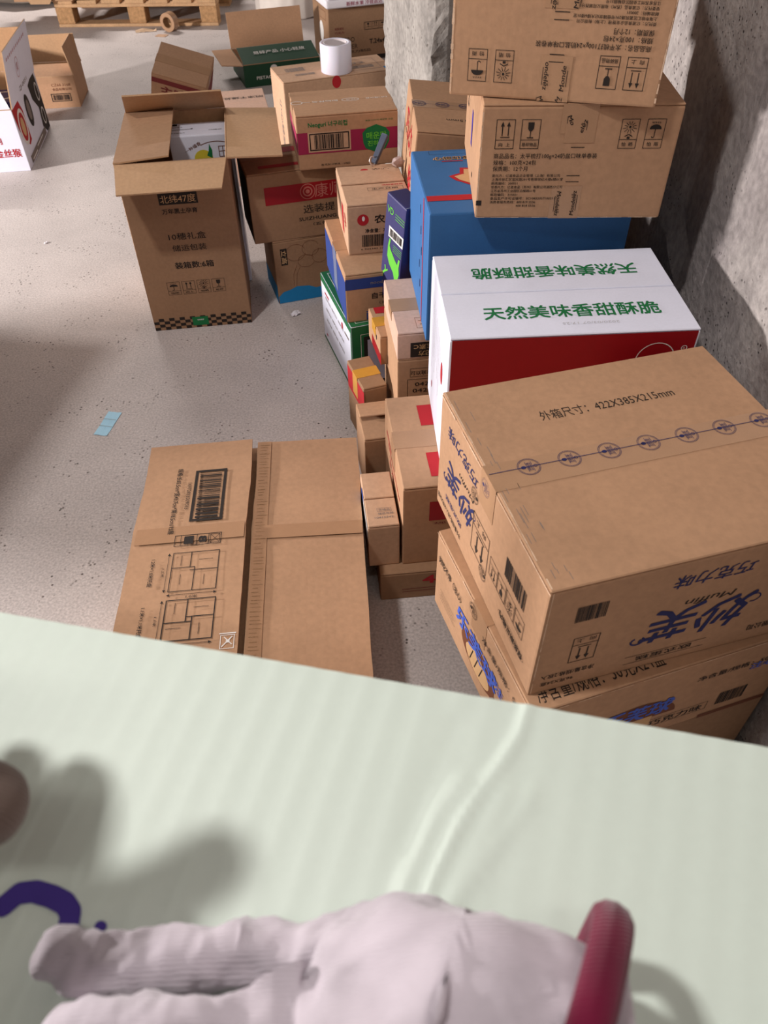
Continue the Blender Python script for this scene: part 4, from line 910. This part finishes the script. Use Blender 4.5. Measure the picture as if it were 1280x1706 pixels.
def f(k):
    k.frame(98, 422, 162, 566, 6); k.bars(108, 430, 152, 558, 11, True)
    k.text(89, 494, 11, '16972833509033', rot=-90, wd=74); k.text(66, 484, 12, '规格:长65.5cm*宽43.7cm*高18.5cm/15层', rot=-90, wd=182, bold=.02)
    k.frame(76, 360, 164, 388, 1.3); k.line(140, 360, 140, 388, 1.2); k.line(118, 360, 118, 388, 1.2); k.line(88, 360, 88, 388, 1)
    k.frame(143, 363, 161, 385, 1); k.line(143, 363, 161, 385, .8); k.line(161, 363, 143, 385, .8); k.text(129, 374, 20, '8', rot=-90, wd=14, bold=.05); k.rect(94, 364, 112, 384)
    def lay(u0, v0, u1, v1, lw, pin):
        k.frame(u0, v0, u1, v1, lw); mu, mv = (u0 + u1) / 2, (v0 + v1) / 2; W, H = u1 - u0, v1 - v0
        if pin:
            a, b2_ = u0 + W * .42, v0 + H * .58
            k.line(u0, v0 + H * .44, u0 + W * .56, v0 + H * .44, lw); k.line(u0 + W * .56, v0, u0 + W * .56, v0 + H * .56, lw); k.line(u0 + W * .44, v0 + H * .56, u1, v0 + H * .56, lw); k.line(u0 + W * .44, v0 + H * .44, u0 + W * .44, v1, lw)
        else:
            k.line(u0, v0 + H * .6, u0 + W * .5, v0 + H * .6, lw); k.line(u0 + W * .5, v0, u0 + W * .5, v0 + H * .6, lw); k.line(u0 + W * .4, v0 + H * .52, u1, v0 + H * .52, lw); k.line(u0 + W * .4, v0 + H * .6, u0 + W * .4, v1, lw)
        for (a, b_, ho) in ((.22, .3, 0 if not pin else 1), (.72, .78, 1), (.72, .26, 0), (.2, .78, 0)):
            x, y = u0 + W * a, v0 + H * b_
            if ho: k.line(x - W * .15, y, x + W * .15, y, 1)
            else: k.line(x, y - H * .13, x, y + H * .13, 1)
    lay(78, 252, 164, 344, 1.6, False); lay(78, 146, 166, 234, 2.0, True)
    for (v0, v1, c, q) in ((252, 344, '1.2米', '1.0米'), (146, 234, '1.1米', '1.1米')):
        k.line(71, v0, 71, v1, .9); k.poly([(68, v1 - 6), (74, v1 - 6), (71, v1)]); k.poly([(68, v0 + 6), (74, v0 + 6), (71, v0)])
        k.text(64, (v0 + v1) / 2, 6, c, rot=-90, wd=20); k.line(78, v0 - 7, 164, v0 - 7, .9); k.text(122, v0 - 13, 7, q, wd=20)
        k.poly([(160, v0 - 10), (160, v0 - 4), (166, v0 - 7)]); k.poly([(82, v0 - 10), (82, v0 - 4), (76, v0 - 7)])
    k.text(43, 300, 9, '1.2米×1.0米托盘', rot=-90, wd=64, bold=.02); k.text(40, 190, 9, '1.1米×1.1米托盘', rot=-90, wd=64, bold=.02)
ink('T', fr2, INK_BLACK, f, off=0)
def f(k):   # torn white sticker, its code left out
    k.frame(180, 122, 204, 150, 1.2); k.line(183, 126, 200, 146, 2); k.line(186, 146, 200, 130, 1.6); k.rect(178, 152, 206, 154); k.rect(190, 134, 196, 140)
ink('T', fr2, INK_WHITE, f, 'torn_sticker', off=0)
def f(k):
    rr = random.Random(2)
    for i in range(70):
        v = 20 + i * 9 + rr.uniform(-2, 2); k.rect(224 + rr.uniform(0, 3), v, 240 + rr.uniform(-4, 6), v + rr.uniform(.6, 1.6))
ink('T', 'top', EDGE, f, 'tape_residue', off=.0018)
ink('T', 'top', flat('aged_tape', srgb(168, 129, 98), .35), lambda k: k.rect(221, 3, 248, 652), 'tape', off=.0013)

# ================================================================ pieces added out of view at the left for light and shadow
DARKM_ = noisy('dark_metal_legs', srgb(50, 50, 54), .1, 40, .5)
carton('S0', 'closed carton added left of the view to shade the near floor', -2.02, 1.68, 0, (.50, .62, .45), 0, KRAFT, tape=True)  # unseen blocker, keeps the low side light off the near floor
t = empty('shadow_table', (-1.31, 1.19, 0), (0, 0, -.16), 'thin-legged table added left of the view to cast the floor shadow', 'table')  # unseen stand-in, shaped to cast the dark floor shadow at the left
block('tabletop', WOOD, t, -.40, -.28, 1.01, .40, .28, 1.04, bev=.003)
for q in ((-1, -1), (1, -1), (1, 1), (-1, 1)): block('leg', DARKM_, t, q[0] * .27 - .012, q[1] * .20 - .012, 0, q[0] * .27 + .012, q[1] * .20 + .012, 1.0095)
t = empty('floodlight', (FLOOD.x - .02, FLOOD.y, 0), (0, 0, 0), 'assumed floodlight on a tripod stand, unseen at the left of the view', 'lamp')
def tube(bm, a, b, r, n=10):
    a, b = Vector(a), Vector(b); d = (b - a).normalized(); u = d.orthogonal().normalized(); v = d.cross(u); g = []
    for p in (a, b): g.append([bm.verts.new(p + (u * math.cos(2 * math.pi * i / n) + v * math.sin(2 * math.pi * i / n)) * r) for i in range(n)])
    for i in range(n): bm.faces.new((g[0][i], g[0][(i + 1) % n], g[1][(i + 1) % n], g[1][i]))
    bm.faces.new(g[0][::-1]); bm.faces.new(g[1])
DARKM = noisy('dark_metal', srgb(50, 50, 54), .1, 40, .5)
b2 = bmesh.new(); tube(b2, (0, 0, .10), (0, 0, .80), .014); link('pole', b2, DARKM, t)
for k in range(3):
    b2 = bmesh.new(); a = 2.1 * k; tube(b2, (0, 0, .40), (.42 * math.cos(a), .42 * math.sin(a), .012), .010); link('leg', b2, DARKM, t)
b2 = bmesh.new(); bx(b2, -.19, -.14, .03, .19, .14, .09, .01); o = link('lamp_head', b2, DARKM, t)
o.matrix_local = Matrix.Translation((.02, 0, FLOOD.z)) @ FDIR.to_track_quat('-Z', 'Y').to_matrix().to_4x4()

# ================================================================ SHEET IN FRONT, HELD BY GLOVED HANDS
BP = Vector((-.25065769, .30461593, .8538426)); BU = Vector((.9769303, -.21349396, -.00524648)); BV = Vector((-.21137243, -.96313254, -.16642537)); BN = Vector((-.03047776, -.16369494, .9860401))
BM = Matrix(((BU.x, -BV.x, BN.x, BP.x), (BU.y, -BV.y, BN.y, BP.y), (BU.z, -BV.z, BN.z, BP.z), (0, 0, 0, 1)))
def seg_d(p, a, b):
    ab = b - a; t_ = max(0, min(1, (p - a).dot(ab) / ab.dot(ab))); return (p - a - ab * t_).length
CR = [Vector(p) for p in ((.342, -.002), (.338, .019), (.320, .055), (.310, .076), (.301, .104), (.296, .14))]
CR2 = [Vector(p) for p in ((.348, .05), (.337, .072), (.325, .091), (.310, .12))]
def sheet_h(u, v):
    h = .00018 * math.sin(2 * math.pi * (u + .02 * math.sin(v * 6)) / .0185)
    p = Vector((u, v))
    if .25 < u < .40 and v < .2:
        d = min(seg_d(p, a, b) for a, b in zip(CR, CR[1:])); h += .0036 * math.exp(-(d / .0036) ** 2) * min(1, .45 + v * 8) + .0018 * math.exp(-((d - .012) / .006) ** 2) * (v > .05)
        d = min(seg_d(p, a, b) for a, b in zip(CR2, CR2[1:])); h += .0018 * math.exp(-(d / .0038) ** 2)
        h -= .0012 * math.exp(-(seg_d(p, Vector((.30, .02)), Vector((.285, .09))) / .006) ** 2)
    return h
t = empty('plastic_sheet', (0, 0, 0), label='pale mint ribbed plastic sheet held flat across the foreground', cat='sheet'); t.matrix_world = BM
b2 = bmesh.new(); U0, U1, V1, nu, nv = -.16, .64, .56, 330, 70; G = {}
for s in (0, 1):
    for i in range(nu + 1):
        for j in range(nv + 1):
            u = U0 + (U1 - U0) * i / nu; v = V1 * (j / nv) ** 1.5
            G[s, i, j] = b2.verts.new((u, -v, (sheet_h(u, v) if s == 0 else -.0045)))
for i in range(nu):
    for j in range(nv):
        b2.faces.new((G[0, i, j], G[0, i, j + 1], G[0, i + 1, j + 1], G[0, i + 1, j])); b2.faces.new((G[1, i, j], G[1, i + 1, j], G[1, i + 1, j + 1], G[1, i, j + 1]))
for i in range(nu):
    for j in (0, nv): b2.faces.new((G[0, i, j], G[0, i + 1, j], G[1, i + 1, j], G[1, i, j]))
for j in range(nv):
    for i in (0, nu): b2.faces.new((G[0, i, j], G[0, i, j + 1], G[1, i, j + 1], G[1, i, j]))
link('ribbed_panel', b2, BOARD, t, smooth=True)
k = Ink()
A0, A1 = 200, -15
k.stroke([(85, -158), (90, -151), (98, -148.5), (108, -149), (116, -150.5), (121, -154), (122.5, -160)], 11)
k.disc(139, -157, 3.2, 2.6)
for p in ((85, -158), (90, -151), (98, -148.5), (108, -149), (116, -150.5), (121, -154), (122.5, -160)): k.disc(p[0], p[1], 5.4)
me = bpy.data.meshes.new('purple_print'); me.from_pydata([(u * .001, v * .001, .0009 + d) for u, v, d in k.v], [], k.f); me.materials.append(INK_PURPLE)
o = bpy.data.objects.new('purple_print', me); COL.objects.link(o); o.parent = t; o['label'] = 'purple printed arc'

def skin_body(name, verts, edges, radii, root, mat, parent, sub=2, mats=None):
    me = bpy.data.meshes.new(name); me.from_pydata([tuple(BM @ Vector((p[0], -p[1], p[2]))) for p in verts], edges, [])
    o = bpy.data.objects.new(name, me); COL.objects.link(o)
    sk = o.modifiers.new('skin', 'SKIN'); sk.use_smooth_shade = True
    sb = o.modifiers.new('sub', 'SUBSURF'); sub += 1; sb.levels = sub; sb.render_levels = sub
    for i, r in enumerate(radii):
        sv = me.skin_vertices[0].data[i]; sv.radius = (r, r) if not isinstance(r, tuple) else r; sv.use_root = (i == root)
    dg = bpy.context.evaluated_depsgraph_get(); me2 = bpy.data.meshes.new_from_object(o.evaluated_get(dg))
    bpy.data.objects.remove(o); bpy.data.meshes.remove(me)
    me2.name = name; me2.materials.clear(); me2.materials.append(mat)
    for p in me2.polygons: p.use_smooth = True
    o = bpy.data.objects.new(name, me2); COL.objects.link(o); o.parent = parent
    return o
def chains(*cs):
    """each chain: list of (u, v, lift, radius) or an int for an existing vertex"""
    V, E, Rr = [], [], []
    for c in cs:
        prev = None
        for q in c:
            if isinstance(q, int): i = q
            else: V.append(q[:3]); Rr.append(q[3]); i = len(V) - 1
            if prev is not None: E.append((prev, i))
            prev = i
    return V, E, Rr
person = empty('person', (0, 0, 0), label='person seen only by knitted white work gloves, holding the pale mint sheet', cat='person')
V, E, Rr = chains(
    [(.380, .178, .056, .0560), (.345, .172, .055, .0580), (.318, .170, .052, .0540), (.285, .167, .046, .0430)],
    [3, (.266, .144, .026, .021), (.238, .152, .021, .0165), (.205, .158, .018, .0145), (.170, .168, .016, .0135), (.140, .174, .015, .0135), (.116, .176, .015, .0135)],
    [3, (.262, .178, .040, .020), (.228, .187, .046, .0165), (.190, .190, .044, .0155), (.160, .200, .034, .0150), (.146, .212, .022, .014)],
    [3, (.262, .205, .044, .020), (.220, .222, .050, .0165), (.180, .228, .044, .0155), (.152, .236, .030, .014)],
    [3, (.270, .232, .036, .020), (.232, .252, .040, .0165), (.196, .260, .032, .015), (.172, .264, .020, .014)],
    [1, (.335, .235, .030, .022), (.305, .268, .026, .018), (.276, .286, .020, .0155)])
gl = skin_body('glove', V, E, Rr, 0, GLOVE, person)
gl['label'] = 'right white knitted glove lying on the sheet'
# rumpled knit
for v in gl.data.vertices:
    q = v.co * 34; n_ = v.normal; v.co += n_ * (.0060 * noise.noise(q) + .0028 * noise.noise(q * 2.6) + .0012 * noise.noise(q * 6))
# maroon hem: rolled tube round the open cuff
b2 = bmesh.new()
AX = Vector((.955, .28, .05)).normalized()   # along the forearm, in sheet axes (u, v, lift)
C0 = Vector((.363, .172, .056)); S1 = Vector((-.28, .955, 0)).normalized(); S2 = AX.cross(S1).normalized()
n, m = 48, 10; g = []
for i in range(n):
    a = 2 * math.pi * i / n; rad = .0610 + .0015 * math.sin(a * 5); dirv = S1 * math.cos(a) + S2 * math.sin(a) * .95; ctr = C0 + dirv * rad
    g.append([b2.verts.new(BM @ Vector(((p := ctr + dirv * (.0062 * math.cos(2 * math.pi * j / m)) + AX * (.0085 * math.sin(2 * math.pi * j / m))).x, -p.y, p.z))) for j in range(m)])
for i in range(n):
    for j in range(m): b2.faces.new((g[i][j], g[(i + 1) % n][j], g[(i + 1) % n][(j + 1) % m], g[i][(j + 1) % m]))
o = link('cuff_hem', b2, HEM, gl, smooth=True); o['label'] = 'maroon knitted hem of the cuff'
V, E, Rr = chains([(.350, .182, .056, .033), (.41, .26, .062, .034), (.49, .37, .09, .042), (.60, .53, .12, .05)])
skin_body('forearm', V, E, Rr, 0, JACKET, person)
# left hand, its fingertips reaching in from the left above the sheet
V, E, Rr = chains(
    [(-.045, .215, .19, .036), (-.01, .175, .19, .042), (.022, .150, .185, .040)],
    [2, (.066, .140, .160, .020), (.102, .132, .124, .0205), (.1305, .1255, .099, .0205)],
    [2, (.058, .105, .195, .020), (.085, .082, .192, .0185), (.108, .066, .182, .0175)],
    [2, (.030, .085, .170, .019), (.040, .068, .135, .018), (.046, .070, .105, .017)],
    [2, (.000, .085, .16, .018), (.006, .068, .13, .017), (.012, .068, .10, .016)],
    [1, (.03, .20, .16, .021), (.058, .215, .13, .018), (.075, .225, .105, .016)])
gl2 = skin_body('glove', V, E, Rr, 0, GLOVE_SHADED, person); gl2['label'] = 'left glove with shade in its colour, a fingertip reaching in from the left'
V, E, Rr = chains([(-.04, .21, .19, .030), (-.10, .30, .18, .036), (-.2, .46, .17, .046)])
skin_body('forearm', V, E, Rr, 0, JACKET, person)
bpy.context.view_layer.update()
